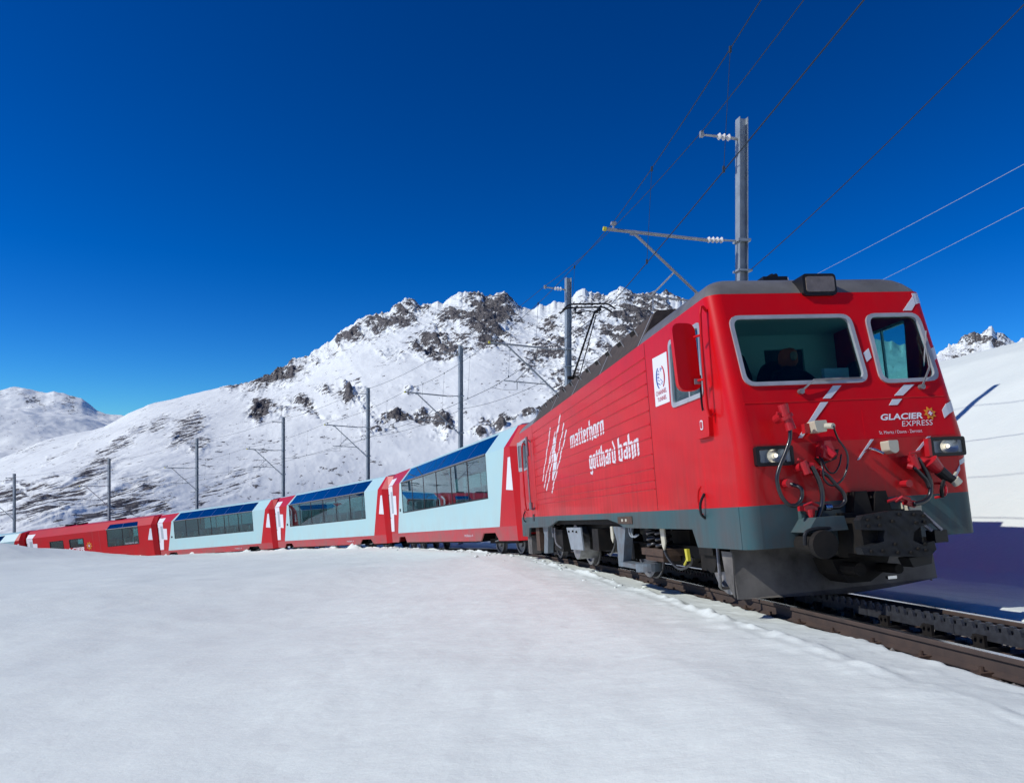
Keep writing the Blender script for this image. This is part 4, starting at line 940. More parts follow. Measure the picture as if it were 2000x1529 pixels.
MB().box(-.62, -.565, -.06, .0, 1.84, 1.94).build('socket_cover', 'fitting_red', LOCO)
hose('cable', [(-.42, 1.88, -.24), (-.33, 1.76), (-.25, 1.62), (-.255, 1.48), (-.33, 1.34), (-.45, 1.285), (-.53, 1.35), (-.535, 1.47), (-.49, 1.60, -.06)], .011)
hose('cable', [(-.49, 1.62, -.08), (-.47, 1.5, -.1), (-.42, 1.42, -.1), (-.36, 1.42, -.1), (-.30, 1.50, -.1), (-.27, 1.60, -.1)], .009)
b = MB(); b.prism([(-.50, 1.58), (-.42, 1.54), (-.36, 1.62), (-.40, 1.75), (-.47, 1.74)], lambda a, z, t: (a, t, z), -.14, .0); b.cyl((-.47, -.1, 1.70), (-.40, -.18, 1.58), .035, n=8); b.build('jumper_holder', 'fitting_red', LOCO)
b = MB(); b.prism([(-.52, 1.58), (-.46, 1.5), (-.28, 1.56), (-.24, 1.66), (-.34, 1.62)], lambda a, z, t: (a, t, z), -.03, .0); b.build('holder_plate', 'black', LOCO)
b = MB(); b.cyl((-.72, .0, 1.49), (-.72, -.15, 1.49), .045, n=12); b.cyl((-.74, -.15, 1.55), (-.70, -.15, 1.42), .04, n=10); b.cyl((-.70, -.15, 1.51), (-.64, -.16, 1.50), .028, n=10); b.tube([(-.74, -.15, 1.55), (-.80, -.17, 1.57)], .012, 6); b.build('air_cock', 'fitting_red', LOCO)
hose('hose', [(-.66, 1.505), (-.62, 1.42), (-.585, 1.32), (-.57, 1.21), (-.59, 1.09), (-.65, .96), (-.71, .86), (-.745, .74), (-.72, .62)], .025)
hose('hose', [(-.53, 1.42), (-.47, 1.37), (-.40, 1.28), (-.335, 1.20), (-.33, 1.12), (-.40, 1.065), (-.51, 1.07)], .021)
MB().cyl((-.55, .0, 1.44), (-.53, -.16, 1.42), .04, n=10).build('hose_valve', 'fitting_red', LOCO)
MB().cyl((-.49, -.16, 1.07), (-.56, -.16, 1.07), .035, n=10).build('hose_end', 'chrome', LOCO)
b = MB(); b.box(-.79, -.65, -.18, -.05, 1.05, 1.10); b.cyl((-.72, -.16, 1.06), (-.715, -.17, .97), .05, .02, n=10); b.tube([(-.80, -.18, 1.10), (-.72, -.2, 1.13), (-.64, -.18, 1.09)], .014, 6); b.build('dummy_coupling', 'fitting_red', LOCO)
MB().box(-.76, -.68, -.06, .0, .93, 1.08).build('coupling_plate', 'grey_skirt', LOCO)
b = MB(); b.tube([(.07, -.02, 1.62), (.085, -.10, 1.64), (.17, -.16, 1.58)], .014, 8, 4); b.build('lever', 'chrome', LOCO)
b = MB(); b.prism(rpoly([(.26, 1.715), (.375, 1.715), (.375, 1.60), (.33, 1.575), (.27, 1.61)], .02), lambda a, z, t: (a, t, z), -.13, .0); b.build('socket_box', 'cream', LOCO)
b = MB(); b.cyl((.52, 0, 1.50), (.52, -.15, 1.50), .05, n=12); b.cyl((.50, -.15, 1.55), (.54, -.15, 1.40), .042, n=10); b.tube([(.45, -.18, 1.565), (.57, -.18, 1.58)], .012, 6); b.cyl((.46, -.12, 1.44), (.49, -.16, 1.42), .03, n=8); b.build('air_cock', 'fitting_red', LOCO)
hose('hose', [(.55, 1.51), (.60, 1.43), (.65, 1.32), (.665, 1.22), (.64, 1.12), (.56, 1.06), (.44, 1.04)], .025)
hose('hose', [(.50, 1.42), (.56, 1.35), (.62, 1.28), (.645, 1.20)], .024)
b = MB(); b.cyl((.47, .0, 1.26), (.47, -.10, 1.255), .04, n=10); b.build('hose_valve', 'fitting_red', LOCO)
b = MB(); b.cyl((.48, -.12, 1.04), (.36, -.14, 1.07), .035, n=10); b.tube([(.16, -.14, 1.085), (.26, -.16, 1.11), (.36, -.14, 1.08)], .016, 6); b.tube([(.24, -.15, 1.08), (.3, -.18, 1.12), (.4, -.16, 1.09)], .02, 6); b.build('dummy_coupling', 'fitting_red', LOCO)
MB().box(.42, .56, -.12, .0, .95, 1.06).build('coupling_plate', 'cream', LOCO)
b = MB(); b.cyl((.72, .0, 1.44), (.70, -.16, 1.42), .09, .075, n=16); b.cyl((.68, -.17, 1.47), (.78, -.19, 1.36), .085, .05, n=16); b.build('jumper_socket', 'fitting_red', LOCO)
b = MB(); b.cyl((.76, -.19, 1.37), (.84, -.20, 1.29), .06, .055, n=12); b.cyl((.84, -.2, 1.30), (.93, -.21, 1.24), .045, .04, n=12); b.tube([(.80, -.2, 1.28), (.77, -.18, 1.18), (.82, -.12, 1.10)], .02, 6, 4); b.build('jumper_plug', 'black', LOCO)
MB().cyl((.90, -.21, 1.27), (.94, -.215, 1.22), .05, n=10).build('plug_cap', 'cream', LOCO); MB().cyl((.94, -.21, 1.34), (.86, -.21, 1.27), .012, n=6).build('plug_handle', 'cream', LOCO)
MB().tube([(.83, -.02, 1.24), (.86, -.12, 1.22), (.84, -.14, 1.12), (.78, -.06, 1.09)], .014, 6, 4).build('jumper_hook', 'fitting_red', LOCO)
# coupler and buffing gear
b = MB(); b.prism([(-.34, .55), (.34, .55), (.34, 1.0), (.2, 1.0), (.16, 1.20), (.04, 1.20), (.0, 1.0), (-.02, 1.0), (-.06, 1.21), (-.19, 1.21), (-.23, 1.0), (-.34, 1.0)], lambda a, z, t: (a, t, z), -.14, .03); b.build('coupler_housing', 'soot', LOCO)
plate = [(-.44, .93), (-.40, .975), (-.1, 1.0), (.22, .99), (.34, .86), (.20, .83), (.12, .78), (.10, .70), (.20, .655), (.33, .68), (.34, .60), (.26, .53), (.05, .55), (-.30, .585), (-.44, .605), (-.46, .67), (-.21, .71), (-.19, .82), (-.43, .84)]
b = MB(); b.prism(plate, lambda a, z, t: (a, t, z), -.52, -.42); cpl = b.build('coupler_plate', 'coupler_grey', LOCO)
for (x, z) in ((-.36, .93), (-.24, .945), (-.24, .87), (-.36, .87), (-.02, .96), (.14, .95), (.24, .93), (.15, .87), (.24, .87), (-.36, .63), (-.24, .625), (-.08, .60), (.06, .59), (.14, .62), (.22, .60), (.22, .66), (-.1, .9), (-.1, .68)):
    MB().cyl((x, -.52, z), (x, -.545, z), .016, n=6).build('bolt', 'soot', cpl)
MB().box(-.36, .28, -.42, -.10, .60, .95).build('coupler_head', 'soot', LOCO)
b = MB(); b.tube([(.20, -.45, .92), (.33, -.5, .78)], .02, 6); b.tube([(.30, -.45, .95), (.44, -.5, .78)], .018, 6); b.build('coupler_link', 'steel_dull', LOCO)
b = MB(); b.box(.36, .50, -.50, -.38, .66, .78); b.prism([(.08, .53), (.34, .55), (.32, .46), (.12, .44)], lambda a, z, t: (a, t, z), -.46, -.3); b.build('coupler_hook', 'black', LOCO)
b = MB(); b.cyl((-.76, -.02, .72), (-.76, -.36, .72), .095, n=18); b.cyl((-.76, -.36, .72), (-.76, -.42, .72), .14, .135, n=22); b.build('buffer', 'soot', LOCO)
MB().tube([(-.90, -.30, .72), (-.88, -.30, .84), (-.76, -.30, .87), (-.6, -.28, .87), (-.45, -.2, .9)], .02, 8, 4).build('buffer_guard', 'coupler_grey', LOCO)
MB().prism([(-.75, .98), (-.45, .98), (-.42, .84), (-.86, .84)], lambda a, z, t: (a, t, z), -.30, .0).build('buffer_cover', 'grey_skirt', LOCO)
b = MB(); b.prism([(-.34, .52), (.34, .52), (.26, .36), (.08, .26), (-.16, .26), (-.28, .36)], lambda a, z, t: (a, t, z), .15, .50); b.cyl((-.2, -.1, .42), (-.2, .4, .42), .07, n=10); b.cyl((.2, -.15, .40), (.2, .4, .40), .05, n=10); b.build('drawgear', 'soot', LOCO)
b = MB(); b.box(.1, .2, -.1, -.06, .30, .33); b.build('drawgear_pin', 'chrome', LOCO)
# cab interior
MB().box(-1.26, 1.26, .3, 2.0, 1.58, 1.62).build('cab_floor', 'interior_dark', LOCO)
MB().prism([(-1.26, 1.6), (1.26, 1.6), (1.26, 3.43), (-1.26, 3.43)], lambda a, z, t: (a, t, z), 2.0, 2.04, [[(.20, 1.62), (.78, 1.62), (.78, 3.2), (.20, 3.2)]]).build('cab_back_wall', 'interior_wall', LOCO)
MB().box(.18, .80, 2.05, 2.09, 1.6, 3.3).build('cab_door', 'interior_dark', LOCO)
MB().box(-1.26, 1.26, .62, 2.0, 3.40, 3.43).build('cab_ceiling', 'interior_wall', LOCO)
MB().prism([(.22, 1.6), (.22, 2.25), (.45, 2.33), (.85, 2.30), (.85, 1.6)], lambda a, z, t: (t, a, z), -1.24, 1.24).build('driver_desk', 'interior_dark', LOCO)
b = MB(); b.box(.05, .35, .5, .56, 2.3, 2.62); b.build('cab_screen', 'interior_wall', LOCO)
b = MB(); b.cyl((-.45, .5, 2.33), (-.45, .5, 2.44), .10, .08, n=14); b.build('desk_dial', 'interior_dark', LOCO)
def cab_seat(x, u, z):
    b = MB(); b.prism(rpoly([(-.24, 0), (.24, 0), (.26, .5), (.14, .72), (-.14, .72), (-.26, .5)], .1), lambda a, h, t: (x+a, u+t, z+h), 0, .10); b.box(x-.25, x+.25, u-.46, u, z-.06, z+.05); b.cyl((x, u-.2, 1.62), (x, u-.2, z), .05, n=8); b.build('cab_seat', 'cloth_dark', LOCO)
cab_seat(.08, 1.52, 2.22); cab_seat(.96, 1.05, 2.10)
MB().prism(rpoly([(-.22, 2.35), (.12, 2.35), (.14, 2.8), (.04, 3.12), (-.10, 3.12), (-.24, 2.8)], .08), lambda a, h, t: (a-.22, t, h), 1.86, 1.98).build('hanging_coat', 'cloth_dark', LOCO)
# driver
def person(name, joints, edges, m, parent=None, sub=1):
    me = bpy.data.meshes.new(name); me.from_pydata([j[:3] for j in joints], edges, []); o = bpy.data.objects.new(name, me); COL.objects.link(o)
    sk = o.modifiers.new('skin', 'SKIN'); sb_ = o.modifiers.new('sub', 'SUBSURF'); sb_.levels = sub; sb_.render_levels = sub
    for v, j in zip(me.skin_vertices[0].data, joints): v.radius = (j[3], j[3]*(j[4] if len(j) > 4 else 1))
    me.skin_vertices[0].data[0].use_root = True
    dg = bpy.context.evaluated_depsgraph_get(); ev = o.evaluated_get(dg); m2 = bpy.data.meshes.new_from_object(ev)
    bpy.data.objects.remove(o); m2.materials.clear(); m2.materials.append(MATS[m]); m2.polygons.foreach_set('use_smooth', [True]*len(m2.polygons))
    o = bpy.data.objects.new(name, m2); COL.objects.link(o); o.parent = parent; return o
px_, py_, pz_ = .10, 1.34, 2.28
J = [(px_, py_, pz_, .17, .8), (px_, py_-.01, pz_+.2, .17, .8), (px_, py_-.03, pz_+.40, .17, .7), (px_, py_-.05, pz_+.52, .06), (px_, py_-.09, pz_+.66, .095, 1.1), (px_, py_-.08, pz_+.74, .08),
     (px_-.20, py_-.05, pz_+.42, .065), (px_-.25, py_-.18, pz_+.20, .05), (px_-.20, py_-.42, pz_+.22, .04), (px_+.20, py_-.05, pz_+.42, .065), (px_+.29, py_-.22, pz_+.24, .05), (px_+.36, py_-.48, pz_+.26, .04),
     (px_-.1, py_-.05, pz_-.02, .10), (px_-.13, py_-.42, pz_-.02, .075), (px_-.13, py_-.45, pz_-.40, .05), (px_+.1, py_-.05, pz_-.02, .10), (px_+.13, py_-.42, pz_-.02, .075), (px_+.13, py_-.45, pz_-.40, .05)]
Ed = [(0, 1), (1, 2), (2, 3), (3, 4), (4, 5), (2, 6), (6, 7), (7, 8), (2, 9), (9, 10), (10, 11), (0, 12), (12, 13), (13, 14), (0, 15), (15, 16), (16, 17)]
drv = person('person', J, Ed, 'cloth_dark'); drv.matrix_world = LM
tag(drv, 'driver in dark clothes with orange hood seated behind the windscreen', 'person')
hd_ = person('hood', [(px_, py_-.04, pz_+.50, .13), (px_, py_-.06, pz_+.66, .14), (px_, py_-.05, pz_+.78, .10)], [(0, 1), (1, 2)], 'cloth_orange', drv)
person('face', [(px_, py_-.17, pz_+.58, .035), (px_, py_-.19, pz_+.64, .05), (px_, py_-.185, pz_+.70, .045)], [(0, 1), (1, 2)], 'skin', drv)
b = MB()
for hx, hy_, hz in ((px_-.20, py_-.42, pz_+.22), (px_+.36, py_-.48, pz_+.26)):
    b.box(hx-.04, hx+.04, hy_-.10, hy_, hz-.02, hz+.02)
    for k in range(4): b.tube([(hx-.03+.02*k, hy_-.09, hz), (hx-.03+.02*k, hy_-.14, hz), (hx-.03+.02*k, hy_-.17, hz-.03)], .009, 5)
    b.tube([(hx+.03, hy_-.04, hz), (hx+.06, hy_-.08, hz-.01)], .01, 5)
b.build('hands', 'skin', drv)

# underframe: bogies, wheels, springs
def wheelset(parent, u, r=.46, name='wheelset'):
    w = empty(name); w.parent = parent; w.matrix_local = Matrix.Translation((0, u, r))
    for sx in (-1, 1):
        b = MB(); n = 32; prof_ = [(.505, r+.028), (.53, r+.026), (.54, r), (.64, r-.005), (.64, r-.07), (.60, r-.09), (.58, .16), (.64, .14), (.64, 0)]
        v = []; f = []
        for k in range(n):
            a = 2*math.pi*k/n
            for x_, q in prof_: v.append((sx*x_, q*math.cos(a), q*math.sin(a)))
        m_ = len(prof_)
        for k in range(n):
            for i in range(m_-1): f.append((k*m_+i, k*m_+i+1, ((k+1) % n)*m_+i+1, ((k+1) % n)*m_+i))
        b.add(v, f); b.build('wheel', 'steel_dull', w, angle=40)
    MB().cyl((-.6, 0, 0), (.6, 0, 0), .08, n=12).build('axle', 'soot', w)
    return w
for bu in (3.44, L-3.44+.25):
    BG = empty('bogie'); BG.parent = LOCO; BG.matrix_local = Matrix.Identity(4)
    for du in (-1.49, 1.49):
        w = wheelset(LOCO, bu+du)
        for sx in (-1, 1): MB().box(*sorted((sx*.66, sx*.92)), bu+du-.17, bu+du+.17, .33, .60).build('axle_box', 'soot', BG)
    for sx in (-1, 1):
        MB().prism([(bu-2.0, .62), (bu+2.0, .62), (bu+2.0, .48), (bu+1.0, .46), (bu+.7, .34), (bu-.7, .34), (bu-1.0, .46), (bu-2.0, .48)], lambda a, z, t, sx=sx: (sx*t, a, z), .74, .84).build('bogie_frame', 'soot', BG)
    MB().box(-.74, .74, bu-.6, bu+.6, .36, .82).build('bogie_bolster', 'soot', BG)
    MB().box(-.46, .46, bu-1.9, bu+1.9, .25, .60).build('traction_motor', 'soot', BG)
b = MB(); b.box(-1.18, 1.18, .95, L-.95, .93, 1.20); b.build('underframe', 'soot', LOCO)
X1 = -1.16
SU = lambda a, b, t: (-(1.20-t), a, b)
# yaw damper brackets, spring, cylinder, foot pads on the camera side
MB().prism([(4.95, .90), (4.28, .90), (4.33, .80), (4.58, .24), (4.80, .24), (4.80, .66), (4.93, .84)], SU, 0, .14).build('guide_bracket', 'bogie_blue', LOCO)
MB().prism([(10.95, .88), (10.25, .88), (10.50, .22), (10.95, .20), (10.78, .66)], SU, 0, .14).build('guide_bracket', 'bogie_blue', LOCO)
b = MB(); b.cyl((-1.18, 3.40, .25), (-1.18, 3.40, .37), .19, n=20); b.box(-1.25, -1.05, 3.4, 4.6, .26, .33); b.build('foot_pad', 'bogie_blue', LOCO)
def spring(u, r, z0, z1, x=-1.02, m='rubber'):
    pts = [(x+r*math.cos(a), u+r*math.sin(a), z0+(z1-z0)*a/(2*math.pi*3.6)) for a in np.linspace(0, 2*math.pi*3.6, 70)]
    MB().tube(pts, .028, 7).build('spring', m, LOCO, smooth=True)
spring(3.48, .10, .58, .90); spring(3.12, .10, .58, .90)
MB().box(-1.15, -.84, 2.86, 3.74, .48, .58).build('spring_seat', 'rust', LOCO); MB().box(-1.12, -.86, 2.94, 3.66, .40, .48).build('spring_seat', 'rust', LOCO)
spring(L-3.3, .10, .58, .90); 
b = MB(); b.cyl((-1.10, 7.95, .55), (-.70, 7.95, .55), .36, n=30); b.build('air_reservoir', 'steel_dull', LOCO, angle=40)
MB().prism([(8.35, .86), (7.15, .87), (7.05, .42), (8.05, .40)], SU, 0, .03).build('tank_cover', 'galvanised', LOCO)
for (u, z) in ((8.1, .78), (7.75, .79), (7.45, .78)): MB().cyl((-1.20, u, z), (-1.23, u, z), .02, n=8).build('bolt', 'soot', LOCO)
MB().tube([(-1.15, 4.95, .90), (-1.17, 4.98, .62), (-1.16, 5.3, .42), (-1.1, 5.7, .40)], .016, 6, 5).build('cable', 'rubber', LOCO)
MB().prism([(5.12, .90), (5.0, .90), (4.98, .70), (5.04, .62), (5.12, .70)], SU, 0, .02).build('cable_clip', 'cream', LOCO)
MB().tube([(-1.16, 2.72, .86), (-1.18, 2.68, .55), (-1.17, 2.3, .36), (-1.15, 1.95, .42), (-1.14, 1.86, .52)], .020, 6, 5).build('cable', 'rubber', LOCO)
MB().prism([(2.78, .88), (2.62, .88), (2.62, .68), (2.68, .58), (2.74, .64)], SU, 0, .02).build('cable_clip', 'cream', LOCO)
b = MB(); b.prism([(1.92, .63), (1.85, .63), (1.83, .48), (1.89, .48)], SU, -.02, .02); b.tube([(-1.2, 1.9, .5), (-1.18, 2.05, .42)], .015, 6); b.build('grounding_clamp', 'yellow', LOCO)
b = MB(); b.cyl((-1.05, 1.55, .50), (-.75, 1.55, .50), .16, n=16); b.box(-1.1, -.7, 1.35, 1.75, .56, .72); b.build('sand_box', 'soot', LOCO)
MB().tube([(-1.08, 1.25, .66), (-1.1, 1.22, .3), (-1.05, 1.32, .18), (-.9, 1.4, .16)], .02, 6, 5).build('sand_pipe', 'steel_dull', LOCO)
for u0 in (3.95, 4.05): MB().tube([(-1.22, u0, .96), (-1.22, u0-.01, .80), (-1.2, u0-.08, .74), (-1.15, u0-.15, .78)], .012, 6, 4).build('coupling_hook', 'galvanised', LOCO)
b = MB(); b.box(-1.2, -.9, 5.9, 6.3, .45, .85); b.box(-1.1, -.8, 9.2, 10.1, .3, .8); b.box(-.9, .9, 5.2, 8.9, .40, .92); b.build('equipment_case', 'soot', LOCO)
MB().box(-1.24, -1.0, 12.35, 12.9, .12, .62).build('step_board', 'plow_grey', LOCO); MB().box(-1.22, -1.0, 11.3, 11.75, .25, .85).build('battery_box', 'rust', LOCO)
b = MB(); b.tube([(-1.15, 9.75, .85), (-1.15, 9.72, .5), (-1.12, 9.3, .38)], .02, 6, 4); b.tube([(-1.14, 10.05, .9), (-1.14, 10.0, .62)], .03, 6); b.build('brake_pipe', 'steel_dull', LOCO)
# rear buffer beam
MB().box(-.3, .3, L, L+.55, .55, .85).build('rear_coupler', 'soot', LOCO)

# ================================================================== COACHES
CL = PITCH-.75; BASEZ = .48; ZB = .92; ZW0, ZW1 = 1.85, 3.30; XR, ZR_ = .90, 3.93; TAP = .35; NARR = 1.10; YA0, YB0, YB1, YA1 = -.32, .05, CL-.25, CL+.06
def coach_shell(root, red):
    body = 'coach_red' if red else 'coach_blue'
    parts = {}
    win = [(2.20, ZW0), (13.72, ZW0), (13.62, ZW1), (2.10, ZW1)] if not red else [(1.70, 1.76), (5.62, 1.76), (5.52, ZW1), (1.62, ZW1)]
    roofw = [(2.12, 0), (13.58, 0), (13.05, .93), (1.72, .93)] if not red else [(1.64, 0), (5.50, 0), (5.30, .62), (1.84, .62)]
    for sx in (-1, 1):
        SD = lambda a, b, t, sx=sx: (sx*(HW-t), a, b)
        SLP_ = lambda a, b, t, sx=sx: (sx*(HW-(HW-XR)*b-t*.8), a, ZW1+(ZR_-ZW1)*b-t*.55)     # sloping upper panel, b 0..1
        y0, y1 = YB0, YB1
        # lower skirt with cut-outs over the bogies
        sk = [(y0, ZB), (y0, BASEZ), (1.55, BASEZ), (1.85, .74), (2.95, .74), (3.25, BASEZ), (13.35, BASEZ), (13.65, .74), (14.75, .74), (15.0, BASEZ), (y1, BASEZ), (y1, ZB)]
        MB().prism(sk, SD, .0, .05).build('lower_skirt', 'skirt_red' if not red else 'coach_red', root)
        if not red:
            MB().prism([(1.42, ZB), (14.95, ZB), (13.95, ZW1), (.48, ZW1)], SD, -.0, .05, [win]).build('side_panel', body, root)
            MB().prism([(y0, ZB), (1.42, ZB), (.48, ZW1), (y0, ZW1)], SD, -.0, .05).build('end_panel', 'coach_red', root)
            MB().prism([(14.95, ZB), (y1, ZB), (y1, ZW1), (13.95, ZW1)], SD, -.0, .05).build('end_panel', 'coach_red', root)
            MB().prism([(.48, 0), (13.95, 0), (13.20, 1), (.22, 1)], SLP_, 0, .05, [roofw]).build('roof_panel', body, root)
            MB().prism([(y0, 0), (.48, 0), (.22, 1), (y0, 1)], SLP_, 0, .05).build('end_roof_panel', 'coach_red', root)
            MB().prism([(13.95, 0), (y1, 0), (y1, 1), (13.20, 1)], SLP_, 0, .05).build('end_roof_panel', 'coach_red', root)
        else:
            sw = [[(8.6, 2.06), (10.45, 2.06), (10.45, 2.78), (8.6, 2.78)], [(11.3, 2.06), (13.1, 2.06), (13.1, 2.78), (11.3, 2.78)]]
            MB().prism([(y0, ZB), (y1, ZB), (y1, ZW1), (y0, ZW1)], SD, 0, .05, [win]+[rpoly(q, .05) for q in sw]).build('side_panel', body, root)
            MB().prism([(y0, 0), (y1, 0), (y1, 1), (y0, 1)], SLP_, 0, .05, [roofw]).build('roof_panel', body, root)
            for q in sw:
                fr = MB().prism(rpoly(inset(q, -.03), .06), SD, -.012, .03, [rpoly(inset(q, .05), .04)]).build('window_frame', 'black', root)
                MB().prism(rpoly(inset(q, .03), .05), SD, .01, .02).build('window_glass', 'glass_coach', fr)
            MB().box(*sorted((sx*(HW+.004), sx*(HW-.01))), 6.5, 6.53, ZB, ZW1).build('door_seam', 'skirt_red', root); MB().box(*sorted((sx*(HW+.004), sx*(HW-.01))), 7.35, 7.38, ZB, ZW1).build('door_seam', 'skirt_red', root)
        # glazing
        npane = 6 if not red else 2
        def lp2(q0, q1, t): return (q0[0]+(q1[0]-q0[0])*t, q0[1]+(q1[1]-q0[1])*t)
        fr = MB().prism(win, SD, .004, .05, [inset(win, .05)]).build('window_frame', 'black', root)
        for k in range(npane):
            a, b_ = k/npane, (k+1)/npane
            q = [lp2(win[0], win[1], a), lp2(win[0], win[1], b_), lp2(win[3], win[2], b_), lp2(win[3], win[2], a)]
            MB().prism(inset(q, .035), SD, .012, .022).build('window_pane', 'glass_coach', fr)
            if k: MB().prism(bar(q[0], q[3], .075), SD, .006, .03).build('mullion', 'black', fr)
            r = [lp2(roofw[0], roofw[1], a), lp2(roofw[0], roofw[1], b_), lp2(roofw[3], roofw[2], b_), lp2(roofw[3], roofw[2], a)]
            MB().prism(r, SLP_, .008, .02).build('roof_pane', 'glass_roof', fr)
            if k: MB().prism(bar(r[0], r[3], .03), SLP_, .002, .012).build('roof_mullion', 'print_blue', fr)
        MB().tube([(sx*(HW-.01), win[0][0]-.05, ZW1), (sx*(HW-.01), win[1][0], ZW1)], .03, 6).build('cant_rail', 'steel_dull', fr)
        # tapered ends
        for (ya, yb, fe) in ((YA0, y0, 1), (YA1, y1, 0)):
            v = [(sx*NARR, ya, BASEZ), (sx*HW, yb, BASEZ), (sx*HW, yb, ZW1), (sx*XR, yb, ZR_), (sx*(XR-.18), ya, ZR_-.04), (sx*NARR, ya, ZW1-.05)]
            mobj('end_taper', v, [(0, 1, 2, 5), (5, 2, 3, 4)], 'coach_red', root, fix=False)
        # white cross and triangle graphics
        SP = lambda a, b, t, sx=sx: (sx*(HW+.004-t), a, b)
        flat( [[(y0+.01, 2.98), (y0+.18, 2.98), (y0+.55, 2.03), (y0+.02, 1.98)]], SP, 'white_wedge', 'white_print', root)
        flat([[(14.85, 2.75), (15.45, 2.78), (15.45, 3.28), (y1, 3.28), (y1, 1.02), (15.72, 1.02), (15.55, 1.86), (14.95, 1.82)]], SP, 'white_cross', 'white_print', root)
        def TP(a, b, t, sx=sx):
            k = (a-y1)/(YA1-YB1); return (sx*(HW-(HW-NARR)*k+.006-t), a, b)
        flat([[(y1, 1.02), (y1+.02, 1.02), (y1+.25, 1.02), (y1+.25, 3.22), (y1, 3.26)]], TP, 'door', 'door_white', root)
        flat([[(15.50, 1.92), (15.90, 1.92), (15.90, 3.0), (15.50, 3.0)]], lambda a, b, t, sx=sx: (sx*(HW+.008-t), a, b), 'door_window', 'door_grey', root)
        SPR = lambda a, b, t, sx=sx: (sx*(HW-(HW-XR)*b+.004-t*.8), a, ZW1+(ZR_-ZW1)*b+.004)
        flat([[(15.4, .0), (y1, .0), (y1, .55), (15.25, .55)]], SPR, 'cross_top', 'white_print', root)
        MB().tube([(sx*(HW+.005), 16.22, 2.9), (sx*(HW+.05), 16.22, 2.82), (sx*(HW+.05), 16.22, 1.75), (sx*(HW+.005), 16.22, 1.68)], .014, 6).build('door_handle', 'black', root)
        MB().box(*sorted((sx*(HW+.006), sx*(HW-.01))), 15.44, 15.455, ZB+.05, 3.25).build('door_seam', 'seam_dark', root)
        if not red: MB().box(*sorted((sx*(HW+.012), sx*(HW-.01))), 14.05, 14.28, 1.95, 2.08).build('display', 'black', root)
        text_fit('MGBahn 4', 4.9, 4.0, .64, .72, SP, 'lettering', 'stripe_grey', root) if sx < 0 else None
    # roof deck, ends, floor
    MB().prism([(-XR, ZR_), (-XR+.08, ZR_+.045), (0, ZR_+.10), (XR-.08, ZR_+.045), (XR, ZR_), (XR-.05, ZR_-.06), (0, ZR_-.02), (-XR+.05, ZR_-.06)], lambda a, z, t: (a, t, z), YB0, YB1).build('roof_deck', body, root)
    for ya, yb in ((YA0, YB0), (YA1, YB1)):
        v = [(-(XR-.18), ya, ZR_-.04), (XR-.18, ya, ZR_-.04), (0, ya, ZR_+.04), (-XR, yb, ZR_), (XR, yb, ZR_), (0, yb, ZR_+.10)]
        mobj('end_roof', v, [(0, 2, 5, 3), (2, 1, 4, 5)], 'coach_red', root, fix=False)
        MB().prism([(-NARR, BASEZ), (NARR, BASEZ), (NARR, ZW1-.05), (XR-.18, ZR_-.05), (0, ZR_+.03), (-XR+.18, ZR_-.05), (-NARR, ZW1-.05)], lambda a, z, t: (a, t, z), ya if ya < 0 else ya-.03, ya+.03 if ya < 0 else ya).build('end_wall', 'coach_red', root)
        MB().box(-.42, .42, ya-.18 if ya < 0 else ya+.002, ya-.002 if ya < 0 else ya+.18, .75, 2.9).build('gangway', 'rubber', root)
    MB().box(-1.27, 1.27, YB0, YB1, 1.0, 1.06).build('floor', 'interior_dark', root)
    MB().box(-.85, .85, YB0, YB1, 3.86, 3.90).build('ceiling', 'interior_wall', root)
    for yb in (1.6, 14.2) if not red else (1.3, 6.0): MB().prism([(-1.26, 1.06), (1.26, 1.06), (1.26, 3.24), (.82, 3.84), (-.82, 3.84), (-1.26, 3.24)], lambda a, z, t: (a, t, z), yb, yb+.04).build('bulkhead', 'interior_wall', root)
    # seats and tables
    sb_ = MB(); sb_.prism([(0, 1.5), (.08, 1.52), (.16, 2.28), (.04, 2.34), (-.06, 2.26)], lambda a, z, t: (t, a, z), -.42, .42); sb_.box(-.42, .42, -.38, .02, 1.42, 1.54); sb_.box(-.1, .1, -.3, -.1, 1.06, 1.42)
    seat0 = sb_.build('seat', 'seat_blue', root); first_ = True
    tb = MB(); tb.box(-.45, .45, -.3, .3, 1.72, 1.75); tb.cyl((0, 0, 1.06), (0, 0, 1.72), .04, n=6); tb.cyl((-.2, .1, 1.75), (-.2, .1, 1.98), .05, .02, n=8)
    table0 = tb.build('table', 'table_white', root); ft = True
    ys = np.arange(2.9, 13.2, 1.94) if not red else [2.6, 4.5]
    for y in ys:
        for x in (-.78, .78):
            for dy, rot in ((0, 0), (.98, math.pi)):
                M = Matrix.Translation((x, y+dy-.0, 0)) @ Matrix.Rotation(rot+math.pi, 4, 'Z')
                if first_: seat0.matrix_local = M; first_ = False
                else: inst(seat0, 'seat', root, M)
            M = Matrix.Translation((x, y+.49, 0))
            if ft: table0.matrix_local = M; ft = False
            else: inst(table0, 'table', root, M)
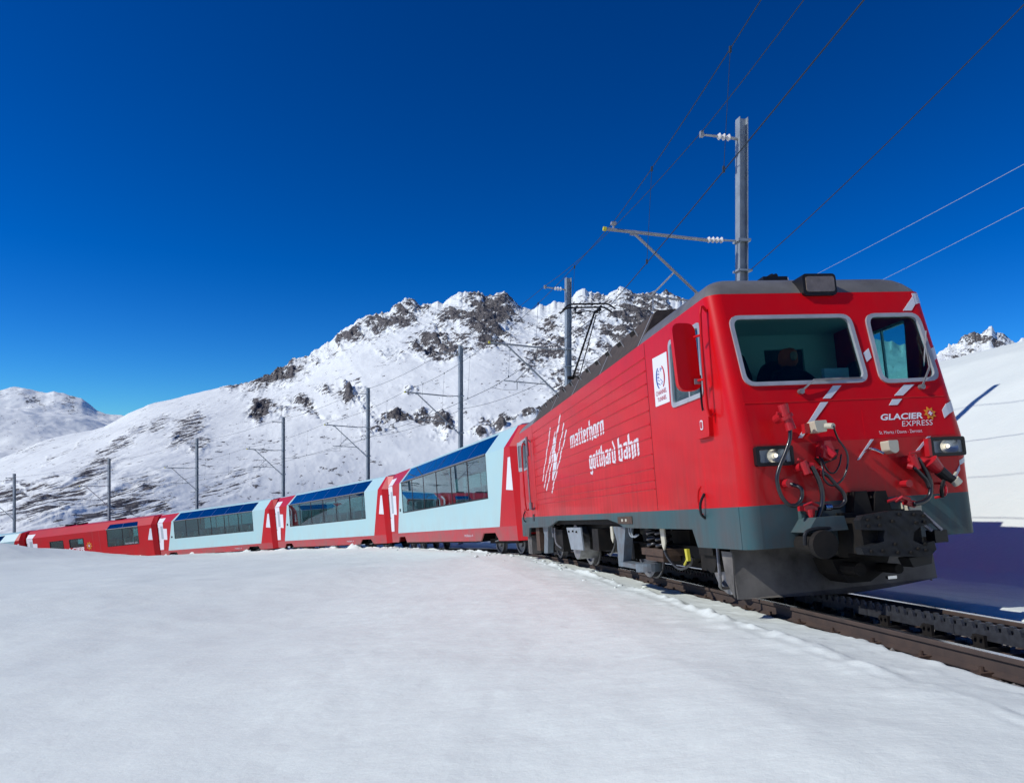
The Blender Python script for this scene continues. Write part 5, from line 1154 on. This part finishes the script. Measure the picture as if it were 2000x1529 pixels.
    # running gear
    for bu in (2.4, CL-2.4):
        for du in (-.9, .9): wheelset(root, bu+du, .375)
        for sx in (-1, 1): MB().prism([(bu-1.25, .52), (bu+1.25, .52), (bu+1.25, .36), (bu-1.25, .36)], lambda a, z, t, sx=sx: (sx*t, a, z), .70, .84).build('bogie_frame', 'soot', root)
        MB().box(-.7, .7, bu-.4, bu+.4, .4, .9).build('bogie_bolster', 'soot', root)
        MB().tube([(-1.1, bu-.5, .72), (-1.12, bu-.3, .5), (-1.05, bu+.2, .45)], .02, 6, 4).build('brake_hose', 'steel_dull', root)
    MB().box(-1.15, 1.15, 4.2, CL-4.2, .42, .95).build('equipment_case', 'soot', root)
    MB().box(-1.2, 1.2, YB0, YB1, .9, .98).build('underframe', 'soot', root)
def copy_tree(o, parent=None):
    c = o.copy(); COL.objects.link(c); c.parent = parent
    for ch in o.children:
        k = copy_tree(ch, c)
    return c
cl_ = ['pale blue panorama coach coupled directly behind the red locomotive', 'pale blue panorama coach second behind the locomotive', 'pale blue panorama coach coupled to the red service coach', 'red service coach with sun emblem half hidden by snow', 'last pale blue coach just peeping over the snow at far left']
proto = None; CO = []
for i in range(5):
    s0 = L+.75+i*PITCH; M = chord_frame(s0, s0+CL)
    if i == 3: r = empty('service_coach', M); coach_shell(r, True)
    elif proto is None: r = empty('panorama_coach', M); coach_shell(r, False); proto = r
    else: r = copy_tree(proto); r.matrix_world = M
    tag(r, cl_[i], 'coach', 'coaches of the train'); CO.append(r)
SC4 = CO[3]
SP4 = lambda a, b, t: (-(HW+.005-t), a, b)
text_fit('GLACIER', 11.85, 8.55, 1.62, 2.02, SP4, 'lettering', 'white_print', SC4, .2, .04)
text_fit('EXPRESS', 10.5, 7.9, 1.2, 1.5, SP4, 'lettering', 'white_print', SC4, .2, 0)
sunlogo(7.92, 2.06, .40, SP4, SC4)
text_fit('PANORAMIC BAR', 3.4, 1.85, 1.84, 1.98, lambda a, b, t: (-(HW-.002-t), a, b), 'lettering', 'stripe_grey', SC4)
for y in (4.6, 9.6, 11.2): MB().box(-.5, .1, y, y+.7, ZR_+.08, ZR_+.2).build('roof_vent', 'soot', SC4)
